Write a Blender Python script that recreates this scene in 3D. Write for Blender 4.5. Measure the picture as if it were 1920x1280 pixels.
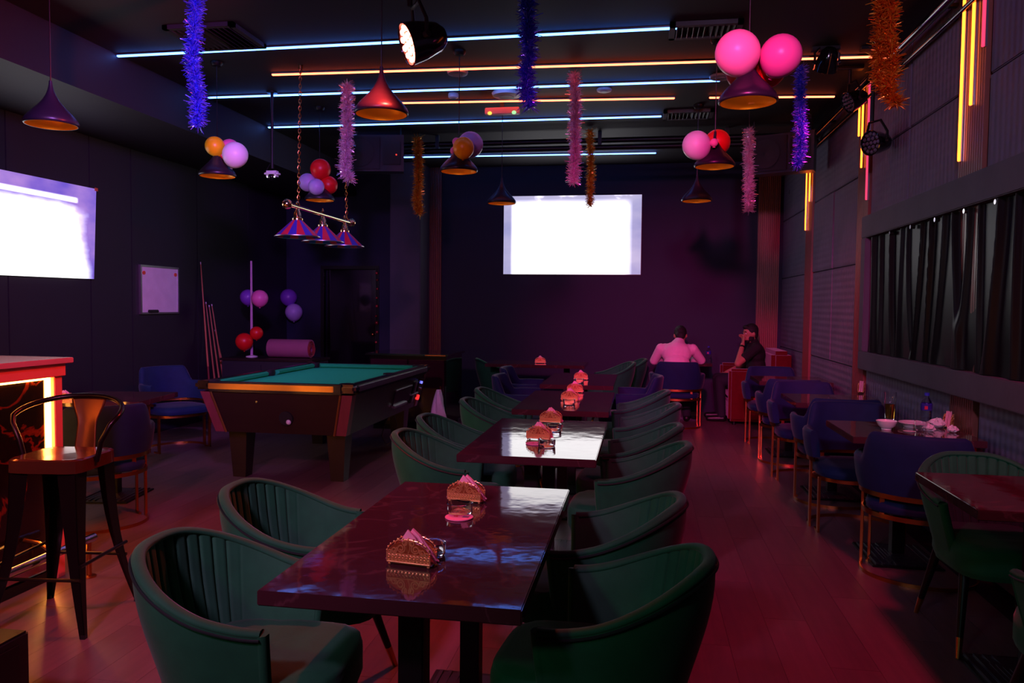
import bpy, bmesh, math, random
from mathutils import Vector, Matrix
random.seed(7)
PI = math.pi
S = bpy.context.scene
C = S.collection
for o in list(bpy.data.objects): bpy.data.objects.remove(o)

# ------------------------------------------------------------------ camera
F_PX, CAM_H = 1450.0, 1.45
YAW, PITCH, ROLL = math.radians(-9.46735), math.radians(2.64672), math.radians(-0.56734)
def cam_axes():
    cy, sy, cp, sp, cr, sr = math.cos(YAW), math.sin(YAW), math.cos(PITCH), math.sin(PITCH), math.cos(ROLL), math.sin(ROLL)
    f = Vector((sy*cp, cy*cp, -sp)); r = Vector((cy, -sy, 0)); d = f.cross(r)
    return cr*r + sr*d, -sr*r + cr*d, f
RX, DN, FW = cam_axes()
cd = bpy.data.cameras.new('camera'); cam = bpy.data.objects.new('camera', cd); C.objects.link(cam)
cd.sensor_width = 36.0; cd.lens = F_PX/1920*36; cd.clip_start = 0.05; cd.clip_end = 60
m3 = Matrix((RX, -DN, -FW)).transposed()
cam.matrix_world = Matrix.Translation((0, 0, CAM_H)) @ m3.to_4x4()
S.camera = cam
def ray(u, v): return RX*((u-960)/F_PX) + DN*((v-640)/F_PX) + FW
def pz(u, v, z): d = ray(u, v); t = (z-CAM_H)/d.z; return Vector((0, 0, CAM_H)) + d*t
def py(u, v, y): d = ray(u, v); return Vector((0, 0, CAM_H)) + d*(y/d.y)
def px(u, v, x): d = ray(u, v); return Vector((0, 0, CAM_H)) + d*(x/d.x)

# ------------------------------------------------------------------ world, exposure
S.view_settings.view_transform = 'Standard'; S.view_settings.look = 'None'
S.view_settings.exposure = 0.0; S.view_settings.gamma = 1.0; S.view_settings.use_curve_mapping = False
w = bpy.data.worlds.new('night'); S.world = w; w.use_nodes = True
w.node_tree.nodes['Background'].inputs[0].default_value = (0.01, 0.008, 0.015, 1)
w.node_tree.nodes['Background'].inputs[1].default_value = 0.2

XL, XR, YB, YF, ZC = -5.3, 1.88, 11.0, -2.2, 3.44      # room: left, right, back, front, ceiling
XS, ZS = -4.2, 3.05                                   # soffit face and underside

# stage spot lamps, washes and cool fill added unseen; par cans built further down
SPOTS = []
def spot(loc, target, col, watts, deg, blend=1.0, size=0.16):
    SPOTS.append((Vector(loc), Vector(target), col, watts, deg, blend, size))
MAG = (1.0, 0.05, 0.28); PNK = (1.0, 0.16, 0.50); VIO = (0.42, 0.20, 1.0); RED = (1.0, 0.03, 0.05); LAV = (0.62, 0.42, 1.0)
spot((1.30, 2.2, 3.28), (0.75, 4.2, 0.0), (1.0, 0.01, 0.12), 210, 78)      # red pool on the aisle floor
spot((1.35, 6.3, 3.28), (0.85, 8.6, 0.0), (1.0, 0.02, 0.10), 150, 64)     # red pool at the sofa
spot((-0.30, -0.6, 3.28), (0.50, 8.4, 1.15), (1.0, 0.03, 0.33), 1900, 29)  # pink key down the room
spot((-1.6, -0.8, 3.28), (-1.7, 3.8, 0.8), (0.9, 0.20, 0.60), 500, 64)    # added magenta wash over the tables
spot((-0.8, 1.3, 3.28), (-5.0, 7.8, 1.6), (0.55, 0.20, 1.0), 1050, 46)    # added violet wash on the left wall
spot((0.2, -1.2, 3.28), (1.9, 5.2, 2.2), (0.70, 0.42, 0.85), 420, 50)     # added lavender wash to lift the right wall
spot((-2.2, -1.7, 3.10), (-0.6, 3.6, 0.4), (0.45, 0.95, 0.85), 45, 70)    # added dim cool fill for the green chairs, unseen

# ------------------------------------------------------------------ materials
def sr(r, g, b):
    f = lambda c: (c/255/12.92) if c <= 10 else ((c/255+0.055)/1.055)**2.4
    return (f(r), f(g), f(b))
MATS = {}
def mat(name, col, rough=0.5, metal=0.0, emit=None, es=0.0, noise=None, bump=None, spec=0.5, sheen=0, trans=0, rand=0, coat=0, alpha=1):
    if name in MATS: return MATS[name]
    m = bpy.data.materials.new(name); m.use_nodes = True; nt = m.node_tree; N = nt.nodes; L = nt.links
    b = N['Principled BSDF']; b.inputs['Base Color'].default_value = (*col, 1)
    b.inputs['Roughness'].default_value = rough; b.inputs['Metallic'].default_value = metal
    b.inputs['Specular IOR Level'].default_value = spec
    if sheen:
        b.inputs['Sheen Weight'].default_value = sheen; b.inputs['Sheen Roughness'].default_value = 0.35
    if trans: b.inputs['Transmission Weight'].default_value = trans
    if coat: b.inputs['Coat Weight'].default_value = coat; b.inputs['Coat Roughness'].default_value = 0.05
    if emit: b.inputs['Emission Color'].default_value = (*emit, 1); b.inputs['Emission Strength'].default_value = es
    if alpha < 1: b.inputs['Alpha'].default_value = alpha
    tc = N.new('ShaderNodeTexCoord')
    sc, am = noise if noise else (9.0, 0.12)
    n = N.new('ShaderNodeTexNoise'); n.inputs['Scale'].default_value = sc; n.inputs['Detail'].default_value = 3
    L.new(tc.outputs['Object'], n.inputs['Vector'])
    mr = N.new('ShaderNodeMapRange'); mr.inputs[3].default_value = 1-am; mr.inputs[4].default_value = 1+am
    L.new(n.outputs['Fac'], mr.inputs[0])
    val = mr.outputs[0]
    if rand:
        oi = N.new('ShaderNodeObjectInfo'); r2 = N.new('ShaderNodeMapRange'); r2.inputs[3].default_value = 1-rand; r2.inputs[4].default_value = 1+rand
        L.new(oi.outputs['Random'], r2.inputs[0]); mu = N.new('ShaderNodeMath'); mu.operation = 'MULTIPLY'
        L.new(val, mu.inputs[0]); L.new(r2.outputs[0], mu.inputs[1]); val = mu.outputs[0]
    hv = N.new('ShaderNodeHueSaturation'); hv.inputs['Color'].default_value = (*col, 1); L.new(val, hv.inputs['Value'])
    L.new(hv.outputs[0], b.inputs['Base Color'])
    if bump:
        bs, bst = bump[0], bump[1]
        n2 = N.new('ShaderNodeTexNoise'); n2.inputs['Scale'].default_value = bs; n2.inputs['Detail'].default_value = 2
        L.new(tc.outputs['Object'], n2.inputs['Vector'])
        bp = N.new('ShaderNodeBump'); bp.inputs['Strength'].default_value = bst; bp.inputs['Distance'].default_value = bump[2] if len(bump) > 2 else 0.01
        L.new(n2.outputs['Fac'], bp.inputs['Height']); L.new(bp.outputs[0], b.inputs['Normal'])
    MATS[name] = m
    return m

black_paint = mat('black_paint', sr(30, 27, 33), 0.7, bump=(60, .15, .004))
wall_paint = mat('wall_paint', sr(30, 26, 38), 0.62, noise=(3, .15), bump=(80, .12, .003))
ceil_paint = mat('ceiling_paint', sr(32, 27, 34), 0.7, noise=(2, .2))
black_metal = mat('black_metal', sr(20, 18, 20), 0.42, 0.3)
gloss_black = mat('gloss_black', sr(14, 12, 16), 0.12, 0.0, coat=0.5)
black_plastic = mat('black_plastic', sr(18, 17, 22), 0.38, bump=(200, .15, .002))
gold = mat('gold_metal', sr(205, 140, 60), 0.24, 1.0)
brass = mat('brass', sr(200, 130, 70), 0.3, 1.0)
chrome = mat('chrome', sr(200, 198, 205), 0.15, 1.0)
alu = mat('brushed_aluminium', sr(190, 185, 195), 0.3, 1.0)
green_vel = mat('green_velvet', sr(28, 106, 66), 0.75, noise=(14, .25), bump=(160, .12, .003), sheen=0.15, spec=.25)
blue_vel = mat('blue_velvet', sr(18, 38, 76), 0.75, noise=(14, .25), bump=(160, .12, .003), sheen=0.12, spec=.25)
red_fab = mat('red_fabric', sr(92, 12, 16), 0.85, noise=(20, .2), bump=(180, .2, .003), sheen=0.3, spec=.2)
white_plastic = mat('white_plastic', sr(225, 220, 225), 0.4)
pink_paper = mat('pink_paper', sr(245, 190, 205), 0.8)
tissue = mat('white_tissue', sr(240, 230, 232), 0.85, bump=(50, .4, .01))
ceramic = mat('white_ceramic', sr(240, 235, 235), 0.15)
mirror_like_dark = mat('dark_glass', sr(8, 8, 10), 0.05)
def glass(name, col, rough=0.02, ior=1.45):
    m = mat(name, col, rough, trans=1.0, noise=(5, .02)); m.node_tree.nodes['Principled BSDF'].inputs['IOR'].default_value = ior; return m
clear_glass = glass('clear_glass', (0.96, 0.96, 0.98))
beer = glass('beer', (0.85, 0.42, 0.03), ior=1.33)
water_pet = glass('bottle_plastic', (0.9, 0.92, 1.0), 0.05, 1.2)

def wood_material(name, c1, c2, rough, rand=0.25, axis='Y', sc=5):
    m = mat(name, c1, rough, rand=rand); nt = m.node_tree; N = nt.nodes; L = nt.links
    tc = N.new('ShaderNodeTexCoord'); mp = N.new('ShaderNodeMapping')
    oi = N.new('ShaderNodeObjectInfo'); vm = N.new('ShaderNodeVectorMath'); vm.operation = 'SCALE'; vm.inputs[0].default_value = (7.3, 5.1, 3.7)
    L.new(oi.outputs['Random'], vm.inputs['Scale']); L.new(vm.outputs[0], mp.inputs['Location'])
    mp.inputs['Scale'].default_value = {'Y': (sc*5, sc*.35, sc), 'Z': (sc*5, sc*5, sc*.35), 'X': (sc*.35, sc*5, sc*5)}[axis]
    L.new(tc.outputs['Object'], mp.inputs['Vector'])
    n = N.new('ShaderNodeTexNoise'); n.inputs['Scale'].default_value = 1.0; n.inputs['Detail'].default_value = 6; n.inputs['Distortion'].default_value = 0.6
    L.new(mp.outputs[0], n.inputs['Vector'])
    cr = N.new('ShaderNodeMix'); cr.data_type = 'RGBA'; cr.inputs[6].default_value = (*c1, 1); cr.inputs[7].default_value = (*c2, 1)
    L.new(n.outputs['Fac'], cr.inputs[0])
    hv = [x for x in N if x.type == 'HUE_SAT'][0]; L.new(cr.outputs[2], hv.inputs['Color'])
    bp = N.new('ShaderNodeBump'); bp.inputs['Strength'].default_value = 0.12; bp.inputs['Distance'].default_value = .002
    L.new(n.outputs['Fac'], bp.inputs['Height']); L.new(bp.outputs[0], N['Principled BSDF'].inputs['Normal'])
    return m
plank_mat = wood_material('floor_oak', sr(122, 92, 94), sr(92, 68, 72), 0.38, rand=.09)
slat_mat = wood_material('pilaster_wood', sr(150, 92, 74), sr(118, 66, 56), 0.32, rand=.1, axis='Z')
cue_wood = wood_material('cue_wood', sr(190, 110, 70), sr(150, 80, 50), 0.35, axis='Z')
cab_wood = wood_material('cabinet_wood', sr(46, 27, 24), sr(32, 19, 19), 0.35, axis='X')
stool_wood = wood_material('stool_seat_wood', sr(120, 62, 34), sr(70, 34, 22), 0.2, axis='X')

def marble(name, base, vein, rough):
    m = mat(name, base, rough); nt = m.node_tree; N = nt.nodes; L = nt.links; b = N['Principled BSDF']
    tc = N.new('ShaderNodeTexCoord')
    n = N.new('ShaderNodeTexNoise'); n.inputs['Scale'].default_value = 2.2; n.inputs['Detail'].default_value = 5; n.inputs['Distortion'].default_value = 1.2
    L.new(tc.outputs['Object'], n.inputs['Vector'])
    r = N.new('ShaderNodeValToRGB'); e = r.color_ramp.elements
    e[0].position = .485; e[0].color = (*base, 1); e[1].position = .515; e[1].color = (*base, 1)
    k = r.color_ramp.elements.new(.5); k.color = (*vein, 1)
    L.new(n.outputs['Fac'], r.inputs[0])
    hv = [x for x in N if x.type == 'HUE_SAT'][0]; L.new(r.outputs[0], hv.inputs['Color'])
    n2 = N.new('ShaderNodeTexNoise'); n2.inputs['Scale'].default_value = 9; n2.inputs['Detail'].default_value = 2.5
    L.new(tc.outputs['Object'], n2.inputs['Vector'])
    bp = N.new('ShaderNodeBump'); bp.inputs['Strength'].default_value = 0.04; bp.inputs['Distance'].default_value = .02
    L.new(n2.outputs['Fac'], bp.inputs['Height']); L.new(bp.outputs[0], b.inputs['Normal'])
    return m
table_marble = marble('table_marble', sr(66, 40, 44), sr(88, 58, 62), 0.055)

def foam_material():
    m = mat('acoustic_foam', sr(112, 104, 128), 0.75, noise=(2.5, .25)); nt = m.node_tree; N = nt.nodes; L = nt.links
    tc = N.new('ShaderNodeTexCoord')
    hs = []
    for d in ('Y', 'Z'):
        wv = N.new('ShaderNodeTexWave'); wv.bands_direction = d; wv.inputs['Scale'].default_value = 5.0; wv.inputs['Distortion'].default_value = .35
        L.new(tc.outputs['Object'], wv.inputs['Vector']); hs.append(wv)
    mu = N.new('ShaderNodeMath'); mu.operation = 'ADD'; L.new(hs[0].outputs['Fac'], mu.inputs[0]); L.new(hs[1].outputs['Fac'], mu.inputs[1])
    bp = N.new('ShaderNodeBump'); bp.inputs['Strength'].default_value = 0.35; bp.inputs['Distance'].default_value = .010
    L.new(mu.outputs[0], bp.inputs['Height']); L.new(bp.outputs[0], N['Principled BSDF'].inputs['Normal'])
    return m
foam = foam_material()

def emitter(name, col, es): return mat(name, (0.02, 0.02, 0.02), 0.6, emit=col, es=es)
led_blue = emitter('led_blue', (0.075, 0.24, 1.0), 10.0)
led_blue_dim = emitter('led_blue_dim', (0.06, 0.10, 1.0), 0.8)
led_orange = emitter('led_orange', (1.0, 0.12, 0.05), 8.0)
led_amber = emitter('led_amber', (1.0, 0.14, 0.012), 7.0)
led_pink = emitter('led_pink', (1.0, 0.04, 0.12), 1.6)
led_bar = emitter('led_bar', (1.0, 0.36, 0.06), 24)
par_white = emitter('par_lens_red', (1.0, 0.14, 0.09), 14)

def screen_material(name, kind, es):
    m = bpy.data.materials.new(name); m.use_nodes = True; nt = m.node_tree; N = nt.nodes; L = nt.links
    b = N['Principled BSDF']; b.inputs['Base Color'].default_value = (.05, .05, .05, 1); b.inputs['Roughness'].default_value = .5
    tc = N.new('ShaderNodeTexCoord'); sp = N.new('ShaderNodeSeparateXYZ'); L.new(tc.outputs['Generated'], sp.inputs[0])
    n = N.new('ShaderNodeTexNoise'); n.inputs['Scale'].default_value = 4 if kind == 'wall' else 2.5; n.inputs['Detail'].default_value = 4
    L.new(tc.outputs['Generated'], n.inputs['Vector'])
    U = sp.outputs['Y' if kind == 'left' else 'X']; V = sp.outputs['Z']
    def mth(op, a, bb):
        x = N.new('ShaderNodeMath'); x.operation = op; x.use_clamp = op == 'MULTIPLY'
        for i, q in enumerate((a, bb)):
            if isinstance(q, (int, float)): x.inputs[i].default_value = q
            else: L.new(q, x.inputs[i])
        return x.outputs[0]
    def rng(v, a, bb):
        x = N.new('ShaderNodeMapRange'); x.inputs[1].default_value = a; x.inputs[2].default_value = bb; L.new(v, x.inputs[0]); return x.outputs[0]
    nzr = N.new('ShaderNodeMapRange'); nzr.inputs[3].default_value = -.16; nzr.inputs[4].default_value = .16; L.new(n.outputs['Fac'], nzr.inputs[0]); nz = nzr.outputs[0]
    if kind == 'left':
        vv = mth('ADD', V, nz)
        low = rng(vv, .80, .70); rt = rng(mth('ADD', U, nz), .93, .84)
        band = mth('MULTIPLY', rng(V, .80, .82), rng(V, .87, .85)); band = mth('MULTIPLY', band, rng(U, .86, .84))
        msk = mth('MAXIMUM', mth('MULTIPLY', low, rt), band)
        c0, c1 = (0.16, 0.10, 0.75, 1), (0.62, 0.34, 0.92, 1)
    else:
        lf = rng(U, .05, .08); rt = rng(U, .94, .88); tp = rng(V, .96, .86)
        msk = mth('MULTIPLY', mth('MULTIPLY', lf, rt), tp); msk = mth('MAXIMUM', msk, rng(n.outputs['Fac'], .62, .7))
        c0, c1 = (0.42, 0.42, 0.78, 1), (0.72, 0.66, 0.95, 1)
    mx = N.new('ShaderNodeMix'); mx.data_type = 'RGBA'; mx.inputs[6].default_value = c0; mx.inputs[7].default_value = c1; L.new(rng(n.outputs['Fac'], .35, .65), mx.inputs[0])
    m2 = N.new('ShaderNodeMix'); m2.data_type = 'RGBA'; m2.inputs[7].default_value = (1, .98, 1, 1); L.new(mx.outputs[2], m2.inputs[6]); L.new(msk, m2.inputs[0])
    L.new(m2.outputs[2], b.inputs['Emission Color'])
    st = N.new('ShaderNodeMapRange'); st.inputs[3].default_value = .8; st.inputs[4].default_value = es; L.new(msk, st.inputs[0]); L.new(st.outputs[0], b.inputs['Emission Strength'])
    return m
screen_back_mat = screen_material('back_screen_image', 'back', 2.4)  # projected light put into the screens as their own glow
screen_left_mat = screen_material('left_screen_image', 'left', 2.2)

# ------------------------------------------------------------------ mesh helpers
class MB:
    def __init__(s): s.v = []; s.f = []
    def add(s, vs, fs, M=None):
        k = len(s.v)
        for p in vs:
            p = Vector(p); s.v.append(tuple(M @ p) if M else tuple(p))
        for q in fs: s.f.append(tuple(i+k for i in q))
        return s
    def box(s, c, d, rot=None, bev=0.0):
        hx, hy, hz = d[0]/2, d[1]/2, d[2]/2
        M = Matrix.Translation(c)
        if rot is not None: M = M @ (rot.to_4x4() if isinstance(rot, Matrix) else Matrix.Rotation(rot, 4, 'Z'))
        if bev <= 0:
            vs = [(x, y, z) for x in (-hx, hx) for y in (-hy, hy) for z in (-hz, hz)]
            return s.add(vs, [(0, 1, 3, 2), (4, 6, 7, 5), (0, 4, 5, 1), (2, 3, 7, 6), (0, 2, 6, 4), (1, 5, 7, 3)], M)
        b = bmesh.new(); bmesh.ops.create_cube(b, size=1.0)
        for q in b.verts: q.co = Vector((q.co.x*d[0], q.co.y*d[1], q.co.z*d[2]))
        bmesh.ops.bevel(b, geom=list(b.edges), offset=min(bev, .49*min(d)), segments=2, affect='EDGES')
        b.verts.index_update(); vs = [q.co.copy() for q in b.verts]; fs = [[q.index for q in f.verts] for f in b.faces]; b.free()
        return s.add(vs, fs, M)
    def bb(s, a, b, bev=0.0):
        return s.box([(a[i]+b[i])/2 for i in range(3)], [abs(b[i]-a[i]) for i in range(3)], bev=bev)
    def cyl(s, a, b, r0, r1=None, n=12, caps=True, sq=None):
        r1 = r0 if r1 is None else r1; a, b = Vector(a), Vector(b); d = (b-a).normalized()
        x = d.orthogonal().normalized() if abs(d.z) < .999 else Vector((1, 0, 0)); y = d.cross(x)
        vs = []; ph = PI/n if n == 4 else 0
        for p, r in ((a, r0), (b, r1)):
            for i in range(n): t = 2*PI*i/n+ph; vs.append(p+(x*math.cos(t)+y*math.sin(t))*r)
        fs = [(i, (i+1) % n, n+(i+1) % n, n+i) for i in range(n)]
        if caps: fs += [tuple(range(n-1, -1, -1)), tuple(range(n, 2*n))]
        return s.add(vs, fs)
    def lathe(s, prof, n=24, c=(0, 0, 0), M=None):
        vs = []; fs = []; k = len(prof)
        for i in range(n):
            t = 2*PI*i/n
            for r, z in prof: vs.append((c[0]+r*math.cos(t), c[1]+r*math.sin(t), c[2]+z))
        for i in range(n):
            j = (i+1) % n
            for a in range(k-1): fs.append((i*k+a, j*k+a, j*k+a+1, i*k+a+1))
        return s.add(vs, fs, M)
    def ball(s, c, r, n=16, M=None):
        r = (r, r, r) if isinstance(r, (int, float)) else r
        h = n//2; vs = []; fs = []
        for j in range(h+1):
            p = PI*j/h
            for i in range(n):
                t = 2*PI*i/n; vs.append((c[0]+r[0]*math.sin(p)*math.cos(t), c[1]+r[1]*math.sin(p)*math.sin(t), c[2]-r[2]*math.cos(p)))
        for j in range(h):
            for i in range(n): fs.append((j*n+i, j*n+(i+1) % n, (j+1)*n+(i+1) % n, (j+1)*n+i))
        return s.add(vs, fs, M)
    def tube(s, pts, r, n=8, closed=False, sx=1.0):
        pts = [Vector(p) for p in pts]; k = len(pts); vs = []; fs = []
        up = None
        for i, p in enumerate(pts):
            d = (pts[(i+1) % k]-pts[i-1]) if (closed or 0 < i < k-1) else (pts[1]-pts[0] if i == 0 else pts[-1]-pts[-2])
            d.normalize()
            if up is None: up = d.orthogonal().normalized() if abs(d.z) > .9 else (Vector((0, 0, 1))-d*d.z).normalized()
            up = (up-d*up.dot(d)).normalized(); sd = d.cross(up)
            rr = r[i] if isinstance(r, (list, tuple)) else r
            for a in range(n): t = 2*PI*a/n; vs.append(p+up*math.cos(t)*rr+sd*math.sin(t)*rr*sx)
        m = k if closed else k-1
        for i in range(m):
            j = (i+1) % k
            for a in range(n): fs.append((i*n+a, i*n+(a+1) % n, j*n+(a+1) % n, j*n+a))
        if not closed: fs += [tuple(range(n-1, -1, -1)), tuple((k-1)*n+a for a in range(n))]
        return s.add(vs, fs)
    def grid(s, fn, nu, nv, wrapu=False, wrapv=False):
        vs = [fn(i/(nu if wrapu else nu-1), j/(nv if wrapv else nv-1)) for i in range(nu) for j in range(nv)]; fs = []
        for i in range(nu if wrapu else nu-1):
            for j in range(nv if wrapv else nv-1):
                a, b = i, (i+1) % nu; c, d = j, (j+1) % nv
                fs.append((a*nv+c, b*nv+c, b*nv+d, a*nv+d))
        return s.add(vs, fs)
    def prism(s, poly, y0, y1, M=None):      # polygon in XZ, extruded along Y
        n = len(poly); vs = [(x, y0, z) for x, z in poly]+[(x, y1, z) for x, z in poly]
        fs = [tuple(range(n)), tuple(range(2*n-1, n-1, -1))]+[(i, n+i, n+(i+1) % n, (i+1) % n) for i in range(n)]
        return s.add(vs, fs, M)
    def mesh(s, name, smooth=True, ang=40):
        me = bpy.data.meshes.new(name); me.from_pydata(s.v, [], s.f); me.update()
        b = bmesh.new(); b.from_mesh(me); bmesh.ops.recalc_face_normals(b, faces=b.faces); b.to_mesh(me); b.free()
        if smooth:
            me.polygons.foreach_set('use_smooth', [True]*len(me.polygons)); me.set_sharp_from_angle(angle=math.radians(ang))
        return me
    def build(s, name, m, parent=None, loc=(0, 0, 0), rz=0, smooth=True, ang=40):
        me = s.mesh(name, smooth, ang); me.materials.append(m)
        o = bpy.data.objects.new(name, me); C.objects.link(o); o.location = loc
        if rz: o.rotation_euler = (0, 0, rz)
        if parent: o.parent = parent
        return o
def tag(o, label, cat, group=None):
    o['label'] = label; o['category'] = cat
    if group: o['group'] = group
    return o
def struct(o): o['kind'] = 'structure'; return o
def stuff(o): o['kind'] = 'stuff'; return o
def thing(name, label, cat, loc=(0, 0, 0), rz=0, group=None):
    o = bpy.data.objects.new(name, None); C.objects.link(o); o.empty_display_size = .1
    o.location = loc; o.rotation_euler = (0, 0, rz); tag(o, label, cat, group); return o
def dup(root, loc, rz=None, label=None):
    def cp(o, p):
        c = o.copy(); C.objects.link(c); c.parent = p
        for ch in list(o.children): cp(ch, c)
        return c
    kids = list(root.children)
    r = root.copy(); C.objects.link(r); r.location = loc
    if rz is not None: r.rotation_euler = (0, 0, rz)
    for k in kids: cp(k, r)
    if label: r['label'] = label
    return r
def look(d):
    return Vector(d).normalized().to_track_quat('Z', 'Y').to_matrix()

# ------------------------------------------------------------------ the room
fl = struct(MB().bb((XL-.1, YF-.1, -.12), (XR+.1, YB+.1, -.012)).build('floor', black_paint))
plank_mesh = MB().bb((-.0944, -.6393, -.012), (.0944, .6393, 0)).mesh('plank', False); plank_mesh.materials.append(plank_mat)
slots = []
nx = int((XR-XL)/.19)+1
for i in range(nx):
    x = XL+.095+i*.19
    if x+.095 > XR+.02: continue
    off = (i*0.47) % 1.28
    y = YF-off+.64
    while y < YB+.64:
        if y+.64 > YF and y-.64 < YB-.02: slots.append((x, y))
        y += 1.28
def vis(p):
    d = Vector((p[0], p[1], -CAM_H)); z = d.dot(FW)
    if z < .5: return False
    u = 960+F_PX*d.dot(RX)/z; return -250 < u < 2170 and z > 1.4
def clipplank(x, y):
    return y-.64 >= YF and y+.64 <= YB
slots.sort(key=lambda p: (not (vis(p) and clipplank(*p)), math.hypot(*p)))
for k, (x, y) in enumerate(slots[:300]):
    o = bpy.data.objects.new('plank', plank_mesh); C.objects.link(o); o.location = (x, y, 0); o.parent = fl
rest = MB()
for x, y in slots[300:]:
    rest.bb((x-.0944, max(y-.6393, YF), -.012), (x+.0944, min(y+.6393, YB), 0))
stuff(rest.build('remaining_planks', plank_mat, fl, smooth=False))

struct(MB().bb((XL-.1, YF-.1, ZC), (XR+.1, YB+.1, ZC+.1)).build('ceiling', ceil_paint))
wl = struct(MB().bb((XL-.1, YF-.1, -.012), (XL-.02, YB+.1, ZC)).build('wall_left', black_paint))
y = YF
for wd in (1.6, 1.5, 1.22, 1.22, 1.22, 1.22, 1.0, .62, 1.22, 1.22, 1.16):
    y2 = min(y+wd, YB)
    MB().bb((XL-.02, y+.004, 0), (XL, y2-.004, ZS-.001), bev=.003).build('wall_panel', wall_paint, wl)
    y = y2
struct(MB().bb((XL-.1, YF-.1, -.012), (XR+.1, YF, ZC)).build('wall_front', wall_paint))
struct(MB().bb((XL, YF, ZS), (XS, YB, ZC)).build('trim_1', wall_paint))          # boxed-in soffit along the left wall
# back wall with a doorway
DX0, DX1, DZ = py(608, 505, YB).x, py(705, 505, YB).x, 1.97
bw = MB(); bw.bb((XL, YB, 0), (DX0, YB+.12, ZC)); bw.bb((DX1, YB, 0), (XR, YB+.12, ZC)); bw.bb((DX0, YB, DZ), (DX1, YB+.12, ZC))
struct(bw.build('wall_back', mat('back_wall_paint', sr(17, 24, 54), .65, noise=(3, .15)), smooth=False))
dr = struct(MB().bb((DX0, YB+.10, 0), (DX1, YB+.12, DZ)).build('door_1', gloss_black))
fr = MB(); fr.bb((DX0-.05, YB-.02, 0), (DX0, YB+.05, DZ+.05)); fr.bb((DX1, YB-.02, 0), (DX1+.05, YB+.05, DZ+.05)); fr.bb((DX0, YB-.02, DZ), (DX1, YB+.05, DZ+.05))
fr.build('door_frame', black_metal, dr, smooth=False)
MB().ball((DX1-.08, YB+.085, 1.0), .03, 12).build('door_knob', brass, dr)
# protruding column beside the back pilaster
cx0, cx1 = py(731, 500, YB-.5).x, py(788, 500, YB-.5).x
struct(MB().bb((cx0, YB-.5, 0), (cx1, YB, ZC), bev=.01).build('trim_2', mat('column_paint', sr(70, 66, 80), .6)))
def fluted(name, origin, ax, nrm, wd, z0, z1, n=11, th=.03):
    """fluted timber pilaster; ax = direction of its width, nrm = outward normal"""
    o = Vector(origin); ax = Vector(ax); nrm = Vector(nrm); prof = []
    p = wd/n
    for i in range(n):
        prof += [(i*p, .012), (i*p+p*.18, .012), (i*p+p*.24, th), (i*p+p*.94, th), (i*p+p, .012)]
    prof = [(0, 0)]+prof+[(wd, 0)]
    vs = [o+ax*a+nrm*b+Vector((0, 0, z0)) for a, b in prof]+[o+ax*a+nrm*b+Vector((0, 0, z1)) for a, b in prof]
    k = len(prof); m = MB(); m.add(vs, [(i, (i+1) % k, k+(i+1) % k, k+i) for i in range(k)]+[tuple(range(k))])
    return struct(m.build(name, slat_mat, smooth=False))
xa = py(790, 500, YB).x; fluted('trim_3', (xa, YB, 0), (1, 0, 0), (0, -1, 0), py(828, 500, YB).x-xa, 0, ZC)
xa = py(1419, 500, YB).x; fluted('trim_4', (xa, YB, 0), (1, 0, 0), (0, -1, 0), py(1460, 500, YB).x-xa, 0, ZC)
# right wall, foam panels, pilasters
wr = struct(MB().bb((XR+.03, YF-.1, -.012), (XR+.13, YB+.1, ZC)).build('wall_right', black_paint))
PIL = [(4.72, 5.06), (6.93, 7.27), (9.10, 9.44)]
for k, (a, b) in enumerate(PIL): fluted('trim_%d' % (5+k), (XR+.03, a, 0), (0, 1, 0), (-1, 0, 0), b-a, 0, ZC, th=.05)
random.seed(3)
def foam_bay(y0, y1, rows, cols):
    for i in range(cols):
        ya, yb = y0+(y1-y0)*i/cols, y0+(y1-y0)*(i+1)/cols
        for z0, z1 in rows:
            t = random.uniform(0, .008)
            c = ((XR+.03+XR-t)/2, (ya+yb)/2, (z0+z1)/2)
            MB().box((0, 0, 0), (.03+t, yb-ya-.008, z1-z0-.008), bev=.006).build('foam_panel', foam, wr, loc=c)
rows = [(0, .93), (.93, 1.85), (1.85, 2.62), (2.62, ZC)]
foam_bay(9.46, YB, rows, 1); foam_bay(7.29, 9.08, rows, 2); foam_bay(5.08, 6.91, [(0, .95), (2.2, 2.75), (2.75, ZC)], 2)
foam_bay(2.4, 4.70, [(0, .95), (2.2, 2.75), (2.75, ZC)], 2); foam_bay(YF, 2.4, rows, 3)
# curtained window in the right wall
board = mat('grey_board', sr(84, 80, 92), .7, noise=(4, .3), bump=(30, .2, .004))
wn = struct(MB().bb((XR-.01, 2.44, 1.06), (XR+.03, 6.89, 2.14)).build('window_1', mirror_like_dark))
MB().bb((XR-.07, 2.40, 2.04), (XR, 6.92, 2.22), bev=.006).build('top_board', board, wn)
MB().bb((XR-.07, 2.40, .95), (XR, 6.92, 1.10), bev=.006).build('bottom_board', board, wn)
MB().bb((XR-.07, 6.80, 1.10), (XR, 6.92, 2.04), bev=.006).build('side_board', board, wn)
MB().bb((XR-.07, 2.40, 1.10), (XR, 2.52, 2.04), bev=.006).build('side_board', board, wn)
plastic_sheet = mat('black_plastic_sheet', sr(16, 10, 16), 0.40, spec=.25)
random.seed(11)
folds = []
yy = 2.6
while yy < 6.75:
    folds.append((yy, random.uniform(.012, .026), random.uniform(.022, .05), random.uniform(-.15, .15))); yy += random.uniform(.12, .34)
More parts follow.
